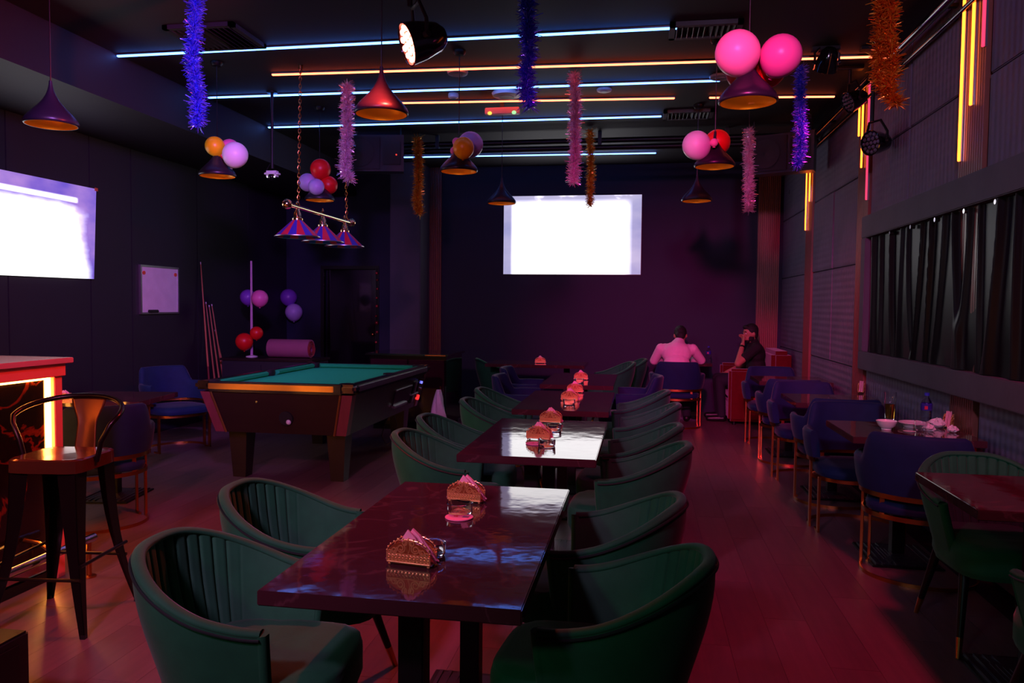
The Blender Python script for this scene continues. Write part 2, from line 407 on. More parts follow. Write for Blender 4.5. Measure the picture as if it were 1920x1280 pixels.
def curt(u, v):
    z = 1.105+.93*v; y = 2.54+4.24*u; x = 0
    for f, w_, h, sl in folds: x += h*math.exp(-((y-f-sl*(1-v)**1.5)/(w_*(1+.8*(1-v))))**2)
    x += .010*math.sin(5*u*3+3*v)*(1-v)+.010*math.exp(-v*7)*math.sin(y*17)
    return (XR-.018-max(0, min(x, .055))*.85, y, z)
cu = thing('window_curtain', 'shiny black plastic curtain sheet hanging in folds across the wall window', 'curtain', (0, 0, 0))
MB().grid(curt, 520, 22).build('sheet', plastic_sheet, cu, ang=80)
for yq in (3.1, 3.6, 4.1, 4.45, 4.85, 5.3, 5.75, 6.2): MB().cyl((XR-.06, yq, 2.02), (XR-.03, yq, 2.02), .014, n=12).build('grommet', chrome, cu)
# conduits below the ceiling on the right wall
for nm, x, z, r in (('black', XR-.10, 3.30, .032), ('slim', XR-.04, 3.22, .016)):
    t = thing('ceiling_conduit', 'thick glossy black pipe running along the top of the right wall' if nm == 'black' else 'thin dark pipe running just under the thick black pipe', 'pipe')
    MB().cyl((x, 2.0, z), (x, YB-.02, z), r, n=14).build('pipe', gloss_black, t)
    for yq in (3.4, 5.2, 6.2, 8.2, 10.0): MB().bb((x-.012, yq-.02, z), (XR+.01, yq+.02, z+.02)).build('clip', black_metal, t)
# lighting truss across the ceiling near the back
t = thing('lighting_bar', 'long black lighting bar slung under the ceiling near the back wall', 'lighting bar')
for z, yq in ((3.34, 8.95), (3.25, 8.90)): MB().cyl((-3.5, yq, z), (XR-.02, yq, z), .032, n=10).build('tube', black_metal, t)
for xq in (-2.4, -.5, .9): MB().bb((xq-.02, 8.9, 3.25), (xq+.02, 8.96, ZC)).build('hanger', black_metal, t)

# ------------------------------------------------------------------ LED strips
def led_line(a, b, m, label, group, wd=.022, th=.014):
    a, b = Vector(a), Vector(b); d = b-a; t = thing('led_strip', label, 'led strip', (a+b)/2, 0, group)
    r = d.to_track_quat('Y', 'Z').to_matrix()
    MB().box((0, 0, .005), (wd+.008, d.length, .012), rot=r).build('channel', alu, t, smooth=False)
    MB().box((0, 0, -.006), (wd, d.length, th), rot=r, bev=.004).build('diffuser', m, t)
    return t
zl = ZC-.012
G1 = 'blue ceiling strips'; G2 = 'orange ceiling strips'
for (u0, v0), (u1, v1), m, lb, g in (
    ((220, 104), (1270, 51), led_blue, 'blue LED strip on the ceiling nearest the camera, in front of the first orange one', G1),
    ((390, 182), (1350, 150), led_blue, 'second blue LED strip, between the two orange ceiling strips', G1),
    ((503, 238), (1240, 217), led_blue, 'third blue LED strip from the front, just behind the second orange line', G1),
    ((757, 294), (1230, 286), led_blue, 'farthest blue LED strip, behind the black lighting bar at the back wall', G1),
    ((664, 256), (752, 257), led_blue_dim, 'short dim blue LED strip above the left loudspeaker', G1),
    ((510, 139), (1640, 105), led_orange, 'long orange LED strip on the ceiling reaching the right wall, nearest orange one', G2),
    ((700, 193), (1265, 183), led_orange, 'left length of the second orange ceiling strip, ending at the air vent', G2),
    ((1330, 182), (1565, 180), led_orange, 'short right length of the second orange ceiling strip beside the balloon pendant', G2)):
    led_line(pz(u0, v0, zl), pz(u1, v1, zl), m, lb, g)
def wall_led(y, v0, v1, m, label, x=XR-.028):
    # vertical strip on a pilaster, from pixel rows on that pilaster
    def zat(v):
        lo, hi = 0.0, ZC-.02
        for _ in range(40):
            mid = (lo+hi)/2; d = Vector((x, y, mid-CAM_H)); vv = 640+F_PX*d.dot(DN)/d.dot(FW)
            if vv > v: lo = mid
            else: hi = mid
        return (lo+hi)/2
    z1 = ZC-.03 if v0 is None else zat(v0); z0 = zat(v1)
    t = thing('led_strip', label, 'led strip', (x, y, (z0+z1)/2), 0, 'orange strips on the wall pilasters')
    MB().box((.006, 0, 0), (.012, .03, z1-z0)).build('channel', alu, t, smooth=False)
    MB().box((-.005, 0, 0), (.012, .022, z1-z0-.004), bev=.003).build('diffuser', m, t)
wall_led(5.02, None, 303, led_amber, 'longest vertical amber LED strip on the pilaster above the curtained window')
wall_led(4.88, None, 198, led_amber, 'middle-length vertical amber LED strip on the pilaster above the curtained window')
wall_led(4.74, None, 88, led_pink, 'short red LED strip at the right edge of the pilaster above the window')
wall_led(7.24, 172, 256, led_amber, 'left amber LED strip on the middle pilaster, above the black wall spotlight')
wall_led(7.13, 160, 315, led_amber, 'right amber LED strip on the middle pilaster, running down behind the black wall spotlight')
wall_led(6.95, 155, 375, led_pink, 'dim red LED strip down the right edge of the middle pilaster')
wall_led(9.40, 322, 432, led_amber, 'longer amber LED strip on the farthest right-wall pilaster')
wall_led(9.22, 322, 378, led_amber, 'shorter amber LED strip on the farthest right-wall pilaster')

# ------------------------------------------------------------------ screens
b0, b1 = py(945, 368, YB-.03), py(1201, 514.5, YB-.03)
t = thing('projection_screen', 'large bright white screen on the black back wall', 'screen', ((b0.x+b1.x)/2, YB-.001, b1.z))
W, Hh = b1.x-b0.x, b0.z-b1.z
MB().bb((-W/2, -.026, 0), (W/2, -.02, Hh)).build('picture', screen_back_mat, t, smooth=False)
MB().bb((-W/2-.006, -.02, -.006), (W/2+.006, 0, Hh+.006)).build('backing', black_plastic, t, smooth=False)
t = thing('projection_screen', 'bright white and purple screen on the left wall above the bar', 'screen', (XL+.001, 6.0, 1.67))
def lsc(y0, y1, ex):
    return [(ex, y0, -.01), (ex, y1, 0.0), (ex, y1+.05, .878), (ex, y0, .865)]
m = MB(); a = lsc(-.9, .79, .026); c = lsc(-.9, .79, .02)
m.add(a+c, [(0, 1, 2, 3), (7, 6, 5, 4), (0, 4, 5, 1), (1, 5, 6, 2), (2, 6, 7, 3), (3, 7, 4, 0)]); m.build('picture', screen_left_mat, t, smooth=False)
m = MB(); a = lsc(-.91, .80, .02); c = lsc(-.91, .80, 0)
m.add(a+c, [(0, 1, 2, 3), (7, 6, 5, 4), (0, 4, 5, 1), (1, 5, 6, 2), (2, 6, 7, 3), (3, 7, 4, 0)]); m.build('backing', black_plastic, t, smooth=False)
MB().box((.03, .835, .872), (.006, .04, .03)).build('corner_tape', mat('orange_tape', sr(200, 110, 60), .6), t)
# whiteboard
t = thing('whiteboard', 'small white marker board in a thin metal frame on the left wall', 'whiteboard', (XL+.001, 7.85, 1.585))
MB().bb((0, -.335, -.255), (.02, .335, .255)).build('panel', mat('board_white', sr(232, 226, 236), .3), t, smooth=False)
m = MB()
for s in (-1, 1): m.bb((0, s*.335-.01, -.265), (.028, s*.335+.01, .265)); m.bb((0, -.335, s*.255-.01), (.028, .335, s*.255+.01))
m.build('frame', alu, t, smooth=False)
for yq in (-.29, .28): MB().cyl((.02, yq, .18), (.032, yq, .18), .02, n=12).build('magnet', mat('orange_magnet', sr(220, 90, 50), .4), t)
MB().box((.03, -.14, -.235), (.03, .17, .035), bev=.008).build('eraser', black_plastic, t)

# ------------------------------------------------------------------ seating
def smooth(a, b, x):
    t = max(0, min(1, (x-a)/(b-a))); return t*t*(3-2*t)
def make_tub(name='tub_chair'):
    """green tub chair, front towards +Y, base centred on the origin"""
    t = thing(name, 'green velvet tub chair', 'chair', group='green tub chairs')
    r0, arm = .290, .15; tot = PI*r0+2*arm
    def plan(u):                     # u 0..1 round the U: point and outward normal
        q = u*tot
        if q < arm: return Vector((-(r0-.012*(1-q/arm)), arm-q, 0)), Vector((-1, 0, 0))
        if q > tot-arm: k = q-(tot-arm); return Vector((r0-.012*k/arm, k, 0)), Vector((1, 0, 0))
        f = -PI/2+(q-arm)/r0; n = Vector((math.sin(f), -math.cos(f), 0)); return n*r0, n
    def top(u): return .765-.150*smooth(.12, 1.0, abs(2*u-1))
    def P(u, z, off):
        c, n = plan(u); k = .70+.30*smooth(.26, .72, z)
        c = Vector((c.x*k, .02+(c.y-.02)*(k if c.y < .02 else .55+.45*k), 0)); return c+n*off+Vector((0, 0, z))
    def outer(u, v):
        zt = top(u); return P(u, .33+(zt-.33)*v, 0)
    MB().grid(outer, 64, 14).build('outer_shell', green_vel, t, ang=70)
    def inner(u, v):
        zt = top(u); z = .40+(zt-.40)*v
        bk = smooth(.20, .30, u)*smooth(.80, .70, u); ch = (1-abs(math.sin(PI*26*u)))**3*bk
        return P(u, z, -.038+.010*smooth(.8, 1, v)+.009*ch)
    MB().grid(inner, 313, 10).build('channel_lining', green_vel, t, ang=70)
    def rim(u, v):
        a = 2*PI*v; return P(u, top(u)-.003+.012*math.sin(a), -.016+.0185*math.cos(a))
    rm = MB().grid(rim, 64, 10, wrapv=True)
    for e in (0, 1): rm.tube([P(e, .335+(top(e)-.335)*k/8, -.017) for k in range(9)], .0195, 8)
    rm.build('rim_roll', green_vel, t, ang=70)
    MB().tube([P(k/60, top(k/60)-.014, .005) for k in range(61)], .004, 6).build('piping', mat('dark_piping', sr(14, 40, 32), .6), t)
    # seat: rounded cushion with stitched channels
    def seat(u, v):
        a = 2*PI*u; q = 1/((abs(math.cos(a))**4+abs(math.sin(a))**4)**.25)
        prof = [(0, .47), (.5, .472), (.85, .466), (.97, .452), (1.0, .425), (1.0, .36), (.96, .335), (.6, .325), (0, .325)]
        k = v*(len(prof)-1); i = min(int(k), len(prof)-2); f = k-i
        r = prof[i][0]*(1-f)+prof[i+1][0]*f; z = prof[i][1]*(1-f)+prof[i+1][1]*f
        x, y = .215*q*r*math.cos(a), .075+.245*q*r*math.sin(a)
        if z > .45: z += .004*abs(math.sin(y*70))
        return (x, y, z)
    MB().grid(seat, 40, 33, wrapu=True).build('seat_cushion', green_vel, t, ang=60)
    for sx in (-1, 1):
        for sy, yb in ((1, .24), (-1, -.14)):
            a = Vector((sx*.17, yb*.8, .335)); b = Vector((sx*.225, yb+.06*sy, 0)); c = a+(b-a)*.76
            lg = MB().cyl(a, c, .021, .0135, 10).build('leg', black_metal, t)
            MB().cyl(c, b, .0142, .010, 10).build('brass_tip', brass, lg)
    return t

def make_blue(name='armchair'):
    """blue velvet armchair on a flat brass frame, front towards +Y"""
    t = thing(name, 'blue velvet armchair with a flat brass frame', 'chair', group='blue brass-framed armchairs')
    TH = math.radians(112)
    def top(th): return .655+.150*(1-smooth(.66, 1.00, abs(th)))
    def rad(th): return .285/((abs(math.cos(th))**2.1+abs(math.sin(th))**2.1)**(1/2.1))
    def P(th, r, z): return (-r*math.sin(th), -r*math.cos(th)*.9, z)
    zb = .475
    def shell(u, v):
        th = -TH+2*TH*u; zt = top(th)-.018; lean = lambda z: .05*(z-zb)/.3
        w_ = .024
        loop = [(w_, zb), (w_+.006, zb+(zt-zb)*.35), (w_+.004, zb+(zt-zb)*.75), (w_, zt), (w_*.6, zt+.014), (0, zt+.018), (-w_*.6, zt+.014), (-w_, zt), (-w_-.006, zb+(zt-zb)*.6), (-w_-.004, zb+(zt-zb)*.2), (-w_, zb)]
        k = v*len(loop); i = int(k) % len(loop); dr_, z = loop[i]
        return P(th, rad(th)+dr_+lean(z), z)
    m = MB().grid(shell, 64, 11, wrapv=True)
    n = 11; m.f.append(tuple(range(n))); m.f.append(tuple(63*n+i for i in range(n)))
    m.build('backrest', blue_vel, t, ang=55)
    def band(z0, z1, r_add, TA, sc=1.0):
        b = MB()
        def g(u, v):
            th = -TA+2*TA*u; lp = [(0, z0), (.008, z0), (.008, z1), (0, z1)]; d, z = lp[int(v*4) % 4]
            return P(th, (rad(th)+r_add)*sc+d, z)
        return b.grid(g, 48, 4, wrapv=True)
    band(.448, .475, .012, TH).build('back_band', brass, t, ang=30)
    band(.335, .360, -.004, math.radians(180)).build('seat_band', brass, t, ang=30)
    band(.0, .020, .0, math.radians(98)).build('floor_band', brass, t, ang=30)
    def seat(u, v):
        a = 2*PI*u; q = 1/((abs(math.cos(a))**3.4+abs(math.sin(a))**3.4)**(1/3.4))
        prof = [(0, .440), (.55, .442), (.86, .436), (.97, .42), (1.0, .395), (.98, .368), (.9, .36), (.5, .36), (0, .36)]
        k = v*(len(prof)-1); i = min(int(k), len(prof)-2); f = k-i
        r = prof[i][0]*(1-f)+prof[i+1][0]*f; z = prof[i][1]*(1-f)+prof[i+1][1]*f
        return (.265*q*r*math.cos(a), .02+.265*q*r*math.sin(a), z)
    MB().grid(seat, 40, 25, wrapu=True).build('seat_cushion', blue_vel, t, ang=60)
    for sx in (-1, 1):
        for th, ztop in ((math.radians(96), .475), ):
            x, y, _ = P(-sx*th, rad(th)+.004, 0)
            MB().bb((x-.007, y-.018, 0), (x+.007, y+.018, ztop+.0), bev=.002).build('leg', brass, t)
        x, y, _ = P(-sx*math.radians(112), rad(math.radians(112))-.005, 0)
        MB().bb((x-.007, y+.05, 0), (x+.007, y+.086, .36), bev=.002).build('leg', brass, t)
        MB().bb((x-.007, y-.02, 0), (x+.007, y+.086, .012)).build('runner', brass, t)
    for th in (math.radians(35), math.radians(-35)):
        x, y, _ = P(th, rad(th)-.002, 0); MB().bb((x-.012, y-.004, .355), (x+.012, y+.006, .455)).build('back_post', brass, t)
    return t
tub = make_tub(); blue = make_blue()
used = {'tub': False, 'blue': False}
def put(kind, x, y, rz, label):
    src = tub if kind == 'tub' else blue
    if not used[kind]:
        used[kind] = True; src.location = (x, y, 0); src.rotation_euler = (0, 0, rz); src['label'] = label; return src
    return dup(src, (x, y, 0), rz, label)
R = math.radians
def tub_at(u, v, face, label, tilt=0, z=.74, r=.29):
    # the pixel is where the rim turns out of sight at the side of the chair
    p = pz(u, v, z); d = Vector((p.x, p.y, 0)).normalized(); n = Vector((-d.y, d.x, 0))*face
    c = Vector((p.x, p.y, 0))-n*r; put('tub', c.x, c.y, R(-90*face+tilt), label)
for u, v, f, lb, tl in ((247, 1060, 1, 'green tub chair nearest the camera, left of the front table, seat in view', 6),
    (411, 938, 1, 'green tub chair behind the nearest one, left of the front table', 4),
    (1342, 1065, -1, 'green tub chair nearest the camera on the right of the front table', -6),
    (1287, 950, -1, 'green tub chair right of the front table at its far end', -5),
    (734, 822, 1, 'green tub chair left of the second table, nearer the camera', 3),
    (781, 790, 1, 'green tub chair left of the second table at its far end', 2),
    (1298, 844, -1, 'green tub chair right of the second table, nearer the camera', -4),
    (1281, 806, -1, 'green tub chair right of the second table at its far end', -3),
    (862, 756, 1, 'green tub chair left of the third table, in front of the blue armchairs', 2),
    (890, 735, 1, 'green tub chair left of the third table, its far end, by the blue armchairs', 2),
    (1277, 765, -1, 'green tub chair right of the third table, nearer the camera', -3),
    (1257, 739, -1, 'green tub chair right of the third table, just in front of the right blue armchair', -3)):
    tub_at(u, v, f, lb, tl)
put('tub', -1.82, 9.80, R(-70), 'dim green tub chair left of the rear table by the dark cabinet')
put('tub', -.35, 9.6, R(105), 'dim green tub chair right of the rear table, half hidden by the fourth table')
put('tub', -.20, 10.3, R(100), 'dim green tub chair deepest at the back, left of the seated light-shirted man')

def blue_at(u, v, face, label, tilt=0, z=.83):
    p = pz(u, v, z); put('blue', p.x+face*.28, p.y+.02, R(-90*face+tilt), label)
blue_at(931, 697, 1, 'blue armchair left of the fourth table, nearer the camera', 0)
blue_at(945, 683, 1, 'blue armchair left of the fourth table at its far end', 0)
blue_at(1236, 699, -1, 'blue armchair right of the fourth table, beside the man in the light shirt', 0)

# right-hand row: four small tables against the wall
RT = [(2.90, 3.58), (4.48, 5.10), (6.02, 6.64), (7.72, 8.30)]
put('tub', 1.46, 2.55, R(4), 'green tub chair cut off by the right edge of the picture')
put('tub', 1.55, 3.72, R(180), 'green tub chair tucked under the nearest wall-side table, facing the camera')
put('blue', 1.52, 4.50, R(-22), 'blue brass-framed armchair turned away from the camera, nearest of the wall row')
put('blue', 1.42, 5.40, R(180), 'blue armchair facing the camera behind the table with the beer glass')
put('blue', 1.47, 6.12, R(0), 'blue armchair with its back turned, between the beer table and the next wall table')
put('blue', 1.42, 6.92, R(180), 'blue armchair facing the camera, behind the third wall table')
put('blue', 1.42, 7.62, R(-6), 'blue armchair with its back turned, in front of the farthest wall table')
put('blue', 1.42, 8.66, R(180), 'blue armchair farthest along the right wall, next to the red sofa')
# man's chair at the back, the two chairs by the left wall
put('blue', .44, 9.62, R(0), 'blue armchair in which the man in the light shirt sits')
put('blue', -3.48, 4.50, R(48), 'blue armchair seen from behind next to the metal bar stool')
put('blue', -4.55, 7.0, R(-118), 'blue armchair in the dark against the left wall below the whiteboard')
put('tub', -4.55, 5.0, R(-80), 'green tub chair mostly hidden behind the bar and the metal stool')

# ------------------------------------------------------------------ tables
def make_table(W, Lg, cols, label, base='plate'):
    t = thing('dining_table', label, 'table', group='dark marble tables')
    MB().bb((-W/2, -Lg/2, .712), (W/2, Lg/2, .75), bev=.003).build('tabletop', table_marble, t, ang=30)
    for cx, cy in cols:
        MB().bb((cx-.035, cy-.035, .03), (cx+.035, cy+.035, .705), bev=.004).build('column', black_metal, t)
        MB().bb((cx-.16, cy-.13, .702), (cx+.16, cy+.13, .712)).build('mounting_plate', black_metal, t, smooth=False)
        bs = MB().bb((cx-.19, cy-.22, 0), (cx+.19, cy+.22, .012), bev=.003).build('base_plate', black_metal, t)
        rg = MB()
        for i in range(9):
            k = 1-i/10; rg.bb((cx-.17*k, cy-.20*k, .012), (cx+.17*k, cy+.20*k, .0135+.0022*i))
        for i in range(10):
            xx = cx-.16+i*.0355
            if abs(xx-cx) > .03: rg.bb((xx-.007, cy-.20, .012), (xx+.007, cy+.20, .022))
        rg.build('ridges', mat('ridged_base', sr(70, 66, 78), .35, .6), bs, smooth=False)
    return t
TX = -.56
t1 = make_table(.655, 1.20, ((0, -.36), (0, .36)), 'dark glossy marble table nearest the camera between four green tub chairs'); t1.location = (-.587, 2.33, 0)
dup(t1, (-.52, 4.12, 0), 0, 'dark glossy marble table, second in the row, mirroring the white screen')
dup(t1, (-.53, 5.75, 0), 0, 'dark marble table, third in the row, with two napkin holders close together')
dup(t1, (-.56, 7.45, 0), 0, 'dark marble table, fourth in the row, between the blue armchairs')
dup(t1, (-1.25, 9.45, 0), R(90), 'dark table at the back standing crosswise near the dark cabinet')
r1 = make_table(.68, .64, ((0, 0),), 'small dark table against the right wall, nearest and cut by the picture edge'); r1.location = (1.52, 3.24, 0)
dup(r1, (1.50, 4.79, 0), 0, 'small dark wall-side table with the beer glass, bowl and bottle')
dup(r1, (1.49, 6.33, 0), 0, 'small dark wall-side table, third along the right wall')
dup(r1, (1.47, 8.02, 0), 0, 'small dark wall-side table farthest from the camera')
dup(r1, (.55, 10.28, 0), 0, 'small dark table in front of the man in the light shirt')
dup(r1, (-3.85, 5.15, 0), R(10), 'small dark table beyond the bar, next to the bar stool')

# ------------------------------------------------------------------ table-top things
gold_filigree = mat('gold_filigree', sr(255, 214, 135), .32, .75)
def make_holder():
    t = thing('napkin_holder', 'gold filigree napkin holder', 'napkin holder', group='gold napkin holders')
    wd, dp = .165, .058
    bs = MB().bb((-wd/2, -dp/2, .010), (wd/2, dp/2, .014)).build('base', gold_filigree, t, smooth=False)
    for sx in (-1, 1):
        for sy in (-1, 1): MB().ball((sx*(wd/2-.008), sy*(dp/2-.006), .006), .006, 8).build('foot', gold_filigree, bs)
    def arch(x): return .047+.052*math.sqrt(max(0, 1-(x/.085)**2))
    for sy in (-1, 1):
        m = MB(); y = sy*dp/2
        m.bb((-wd/2, y-sy*.0022, .014), (wd/2, y-sy*.0006, .045))
        for z in (.014, .044): m.tube([(-wd/2, y, z), (wd/2, y, z)], .0028, 6)
        for i in range(12):                                   # lattice band
            x = -wd/2+.007+i*.0137
            m.tube([(x+.0062*math.cos(a), y, .029+.0115*math.sin(a)) for a in [2*PI*k/10 for k in range(10)]], .0021, 5, closed=True)
            m.ball((x, y, .029), .0032, 6)
        for sx in (-1, 1):
            m.tube([(sx*wd/2, y, .014), (sx*wd/2, y, .046)], .0028, 6)
            for cx, cz, r, tn in ((.028, .064, .017, 1.6), (.054, .057, .012, 1.5), (.014, .085, .011, 1.4), (.071, .051, .008, 1.3)):   # scrolls
                pts = []
                for k in range(22):
                    a = tn*2*PI*k/21; rr = r*(1-.72*k/21); pts.append((sx*(cx+rr*math.cos(a+2.2)), y, cz+rr*math.sin(a+2.2)))
                m.tube(pts, .0034, 6)
        m.tube([(0, y, .047), (-.007, y, .07), (0, y, .101), (.007, y, .07), (0, y, .047)], .002, 5)
        for i in range(13):                                  # beaded crest
            a = PI*(i+.5)/13; m.ball((.083*math.cos(a), y, .047+.053*math.sin(a)), .0042, 6)
        m.tube([(.083*math.cos(PI*k/24), y, .047+.050*math.sin(PI*k/24)) for k in range(25)], .0018, 5)
        m.build('filigree_side', gold_filigree, t, ang=60)
    for sy in (-1, 1):
        MB().prism([(.080*math.cos(PI*k/16), .044+.045*math.sin(PI*k/16)) for k in range(17)], sy*dp/2-.0016, sy*dp/2-.0004).build('fan_plate', mat('antique_gold', sr(176, 104, 52), .45, .7), t, smooth=False)
    for k, (yo, ro) in enumerate(((-.016, .05), (-.006, -.06), (.006, .03), (.016, -.04))):
        M = Matrix.Translation((.004*k-.006, yo, .014)) @ Matrix.Rotation(ro, 4, 'Y')
        MB().prism([(-.088, .0), (.092, .0), (.022, .090), (-.004, .112)], -.003, .003, M).build('napkin', pink_paper, t, smooth=False)
    return t
hold = make_holder(); first = [True]
ZT = .75
def holder(u, v, label, rz=0, z=ZT):
    p = pz(u, v, z)
    if first[0]: first[0] = False; hold.scale = (.76, .76, .76); hold.location = p; hold.rotation_euler = (0, 0, rz); hold['label'] = label
    else: dup(hold, p, rz, label)
holder(772, 1058, 'gold napkin holder nearest the camera on the front table', R(-8))
holder(874, 940, 'gold napkin holder at the far end of the front table', R(-10))
holder(1011, 824, 'gold napkin holder at the near end of the second table', R(-8))
holder(1033, 793, 'gold napkin holder at the far end of the second table', R(-5))
holder(1069, 751, 'gold napkin holder at the near end of the third table', R(-8))
holder(1078, 736, 'gold napkin holder at the far end of the third table', R(6))
holder(1089, 712, 'gold napkin holder on the fourth table between the blue armchairs', R(8))
holder(1013, 681, 'gold napkin holder on the rear crosswise table', R(8))
holder(1779, 800, 'gold napkin holder with pink napkins beside the crumpled tissues', R(60))
holder(1615, 735, 'gold napkin holder on the third wall-side table, peeping over a chair', R(70))
holder(1557, 702, 'gold napkin holder on the farthest wall-side table', R(70))
holder(122, 757, 'gold napkin holder on the small table beyond the bar', R(20))
def make_ashtray(h=.036, r=.043):
    m = MB().lathe([(0, .0), (r*.93, .0), (r, .004), (r*1.04, h), (r*.95, h+.001), (r*.88, .010), (0, .009)], 28)
    return m
ash_me = make_ashtray().mesh('ashtray'); ash_me.materials.append(clear_glass)
def ash(u, v, label):
    o = bpy.data.objects.new('glass_ashtray', ash_me); C.objects.link(o); o.location = pz(u, v, ZT+.001); tag(o, label, 'ashtray', 'round glass ashtrays')
ash(806, 1040, 'round clear glass ashtray behind the nearest napkin holder')
ash(862, 962, 'round clear glass ashtray in front of the far napkin holder on the front table')
ash(1025, 836, 'round glass ashtray in front of the near napkin holder on the second table')
ash(1038, 806, 'round glass ashtray in front of the far napkin holder on the second table')
ash(1067, 757, 'round glass ashtray on the third table')
ash(1086, 717, 'round glass ashtray on the fourth table')
def coaster(u, v, label):
    t = thing('coaster', label, 'coaster', pz(u, v, ZT+.001), R(-6), 'pink coasters')
    MB().lathe([(0, 0), (.046, 0), (.047, .0025), (.046, .004), (0, .004)], 28).build('disc', mat('coaster_pink', sr(250, 150, 185), .5), t)
    st = [(.013*(1 if i % 2 == 0 else .42)*math.sin(2*PI*i/10)-.010, .013*(1 if i % 2 == 0 else .42)*math.cos(2*PI*i/10)) for i in range(10)]
    MB().add([(x, y, .0044) for x, y in st]+[(x, y, .0040) for x, y in st], [tuple(range(10)), tuple(range(19, 9, -1))]).build('red_star', mat('star_red', sr(215, 20, 40), .5), t, smooth=False)
    MB().bb((.012, -.008, .004), (.034, .010, .0044)).build('grey_print', mat('print_grey', sr(150, 110, 130), .6), t, smooth=False)
coaster(861, 968+2, 'pink coaster with a red star on the front table')
coaster(1003, 832, 'pink coaster on the second table beside the ashtray')
# second wall-side table: leftovers
o = MB().lathe([(0, 0), (.027, 0), (.029, .003), (.037, .175), (.0345, .175), (.0265, .008), (0, .007)], 28).build('beer_glass', clear_glass, loc=pz(1668, 786, ZT+.001)); 
bg = thing('beer_glass', 'tall pint glass half full of beer on the wall-side table', 'glass', o.location); o.name = 'tumbler'; o.location = (0, 0, 0); o.parent = bg
MB().lathe([(0, .008), (.0258, .009), (.0305, .100), (0, .100)], 24).build('beer', beer, bg)
p = pz(1662, 805, ZT+.001)
tag(MB().lathe([(0, .004), (.022, .004), (.024, 0), (.027, 0), (.028, .008), (.046, .024), (.058, .052), (.055, .053), (.043, .027), (.02, .012), (0, .011)], 32).build('bowl', ceramic, loc=p), 'small white bowl near the beer glass', 'bowl')
tag(MB().lathe([(0, .006), (.05, .006), (.052, 0), (.055, 0), (.06, .012), (.085, .026), (.084, .029), (.058, .017), (0, .012)], 32).build('plate', ceramic, loc=pz(1713, 800, ZT+.001)), 'shallow white dish beside the small bowl', 'plate')
tag(MB().lathe([(0, .0), (.03, 0), (.034, .004), (0, .006)], 24).build('saucer', ceramic, loc=pz(1705, 809, ZT+.001)), 'small pink-lit saucer in front of the shallow dish', 'plate')
def bottle(loc, label, s=1.0):
    t = thing('water_bottle', label, 'bottle', loc, 0, 'small plastic water bottles')
    pr = [(0, 0), (.026, 0), (.031, .006), (.031, .045), (.029, .052), (.031, .06), (.031, .125), (.026, .15), (.013, .172), (.012, .185), (0, .185)]
    MB().lathe([(r*s, z*s) for r, z in pr], 24).build('body', water_pet, t)
    MB().lathe([(.0316*s, .095*s), (.0322*s, .096*s), (.0322*s, .134*s), (.0305*s, .136*s)], 24).build('paper_label', mat('bottle_label', sr(50, 40, 150), .4), t)
    MB().lathe([(0, .183*s), (.014*s, .183*s), (.0145*s, .2*s), (0, .202*s)], 16).build('cap', mat('bottle_cap', sr(50, 60, 190), .4), t)
    MB().box((-.012*s, -.0305*s, .113*s), (.018*s, .004*s, .02*s)).build('logo', mat('label_red', sr(210, 40, 80), .5), t, smooth=False)
bottle(pz(1736, 798, ZT+.001), 'small water bottle with a blue label and cap on the beer table')
bottle(Vector((.87, 10.30, ZT+.001)), 'small water bottle beside the man in the light shirt')
tag(MB().lathe([(0, 0), (.028, 0), (.03, .004), (.036, .055), (.033, .055), (.027, .008), (0, .007)], 24).build('short_glass', clear_glass, loc=pz(1727, 807, ZT+.001)), 'short clear glass in front of the water bottle', 'glass')
def crumple(loc, s, label, seed):
    random.seed(seed); m = MB(); m.ball((0, 0, s*.55), (s, s*.9, s*.6), 14)
    m.v = [(x*(1+random.uniform(-.28, .28)), y*(1+random.uniform(-.28, .28)), max(0, z*(1+random.uniform(-.3, .3)))) for x, y, z in m.v]
    tag(m.build('crumpled_tissue', tissue, loc=loc, smooth=False), label, 'tissue', 'crumpled tissues on the beer table')
crumple(pz(1757, 801, ZT+.001), .042, 'large crumpled tissue between the bottle and the napkin holder', 1)
crumple(pz(1742, 808, ZT+.001), .032, 'small crumpled tissue in front of the large one', 2)
crumple(pz(1786, 810, ZT+.001), .030, 'flattened tissue at the edge beside the gold napkin holder', 5)

# ------------------------------------------------------------------ pendants, balloons, tinsel
shade_out = mat('pendant_black', sr(42, 34, 50), .33, .25)
shade_in = mat('pendant_gold', sr(250, 175, 65), .36, .4)
def make_pendant():
    t = thing('pendant_lamp', 'black onion-shaped pendant lamp', 'pendant lamp', group='black and gold pendant lamps')
    prof = [(.009, .262), (.011, .238), (.017, .208), (.028, .178), (.045, .147), (.068, .117), (.096, .087), (.122, .060), (.142, .034), (.150, .014), (.147, .004), (.142, 0)]
    MB().lathe(prof+[(.139, .0005)], 40).build('shade', shade_out, t, ang=60)
    MB().lathe([(.1405, .0015), (.143, .016), (.134, .036), (.113, .060), (.086, .088), (.055, .118), (.03, .15), (0, .155)], 40).build('gold_lining', shade_in, t, ang=60)
    MB().cyl((0, 0, .25), (0, 0, ZC-2.5-.03), .0035, n=6).build('cord', black_plastic, t)
    MB().lathe([(0, ZC-2.5), (.05, ZC-2.5), (.05, ZC-2.515), (.035, ZC-2.535), (0, ZC-2.535)], 24).build('ceiling_rose', black_metal, t)
    b = MB().cyl((0, 0, .11), (0, 0, .17), .02, n=14).build('lamp_holder', black_plastic, t)
    MB().ball((0, 0, .085), (.03, .03, .036), 14).build('bulb', mat('bulb_added_glow', sr(235, 205, 160), .2, emit=(1, .5, .15), es=3.0), b)  # bulb glow added to brighten the gold lining
    return t
PENX = (-3.50, -1.44, .52); PENY = (4.16, 6.0, 7.9)
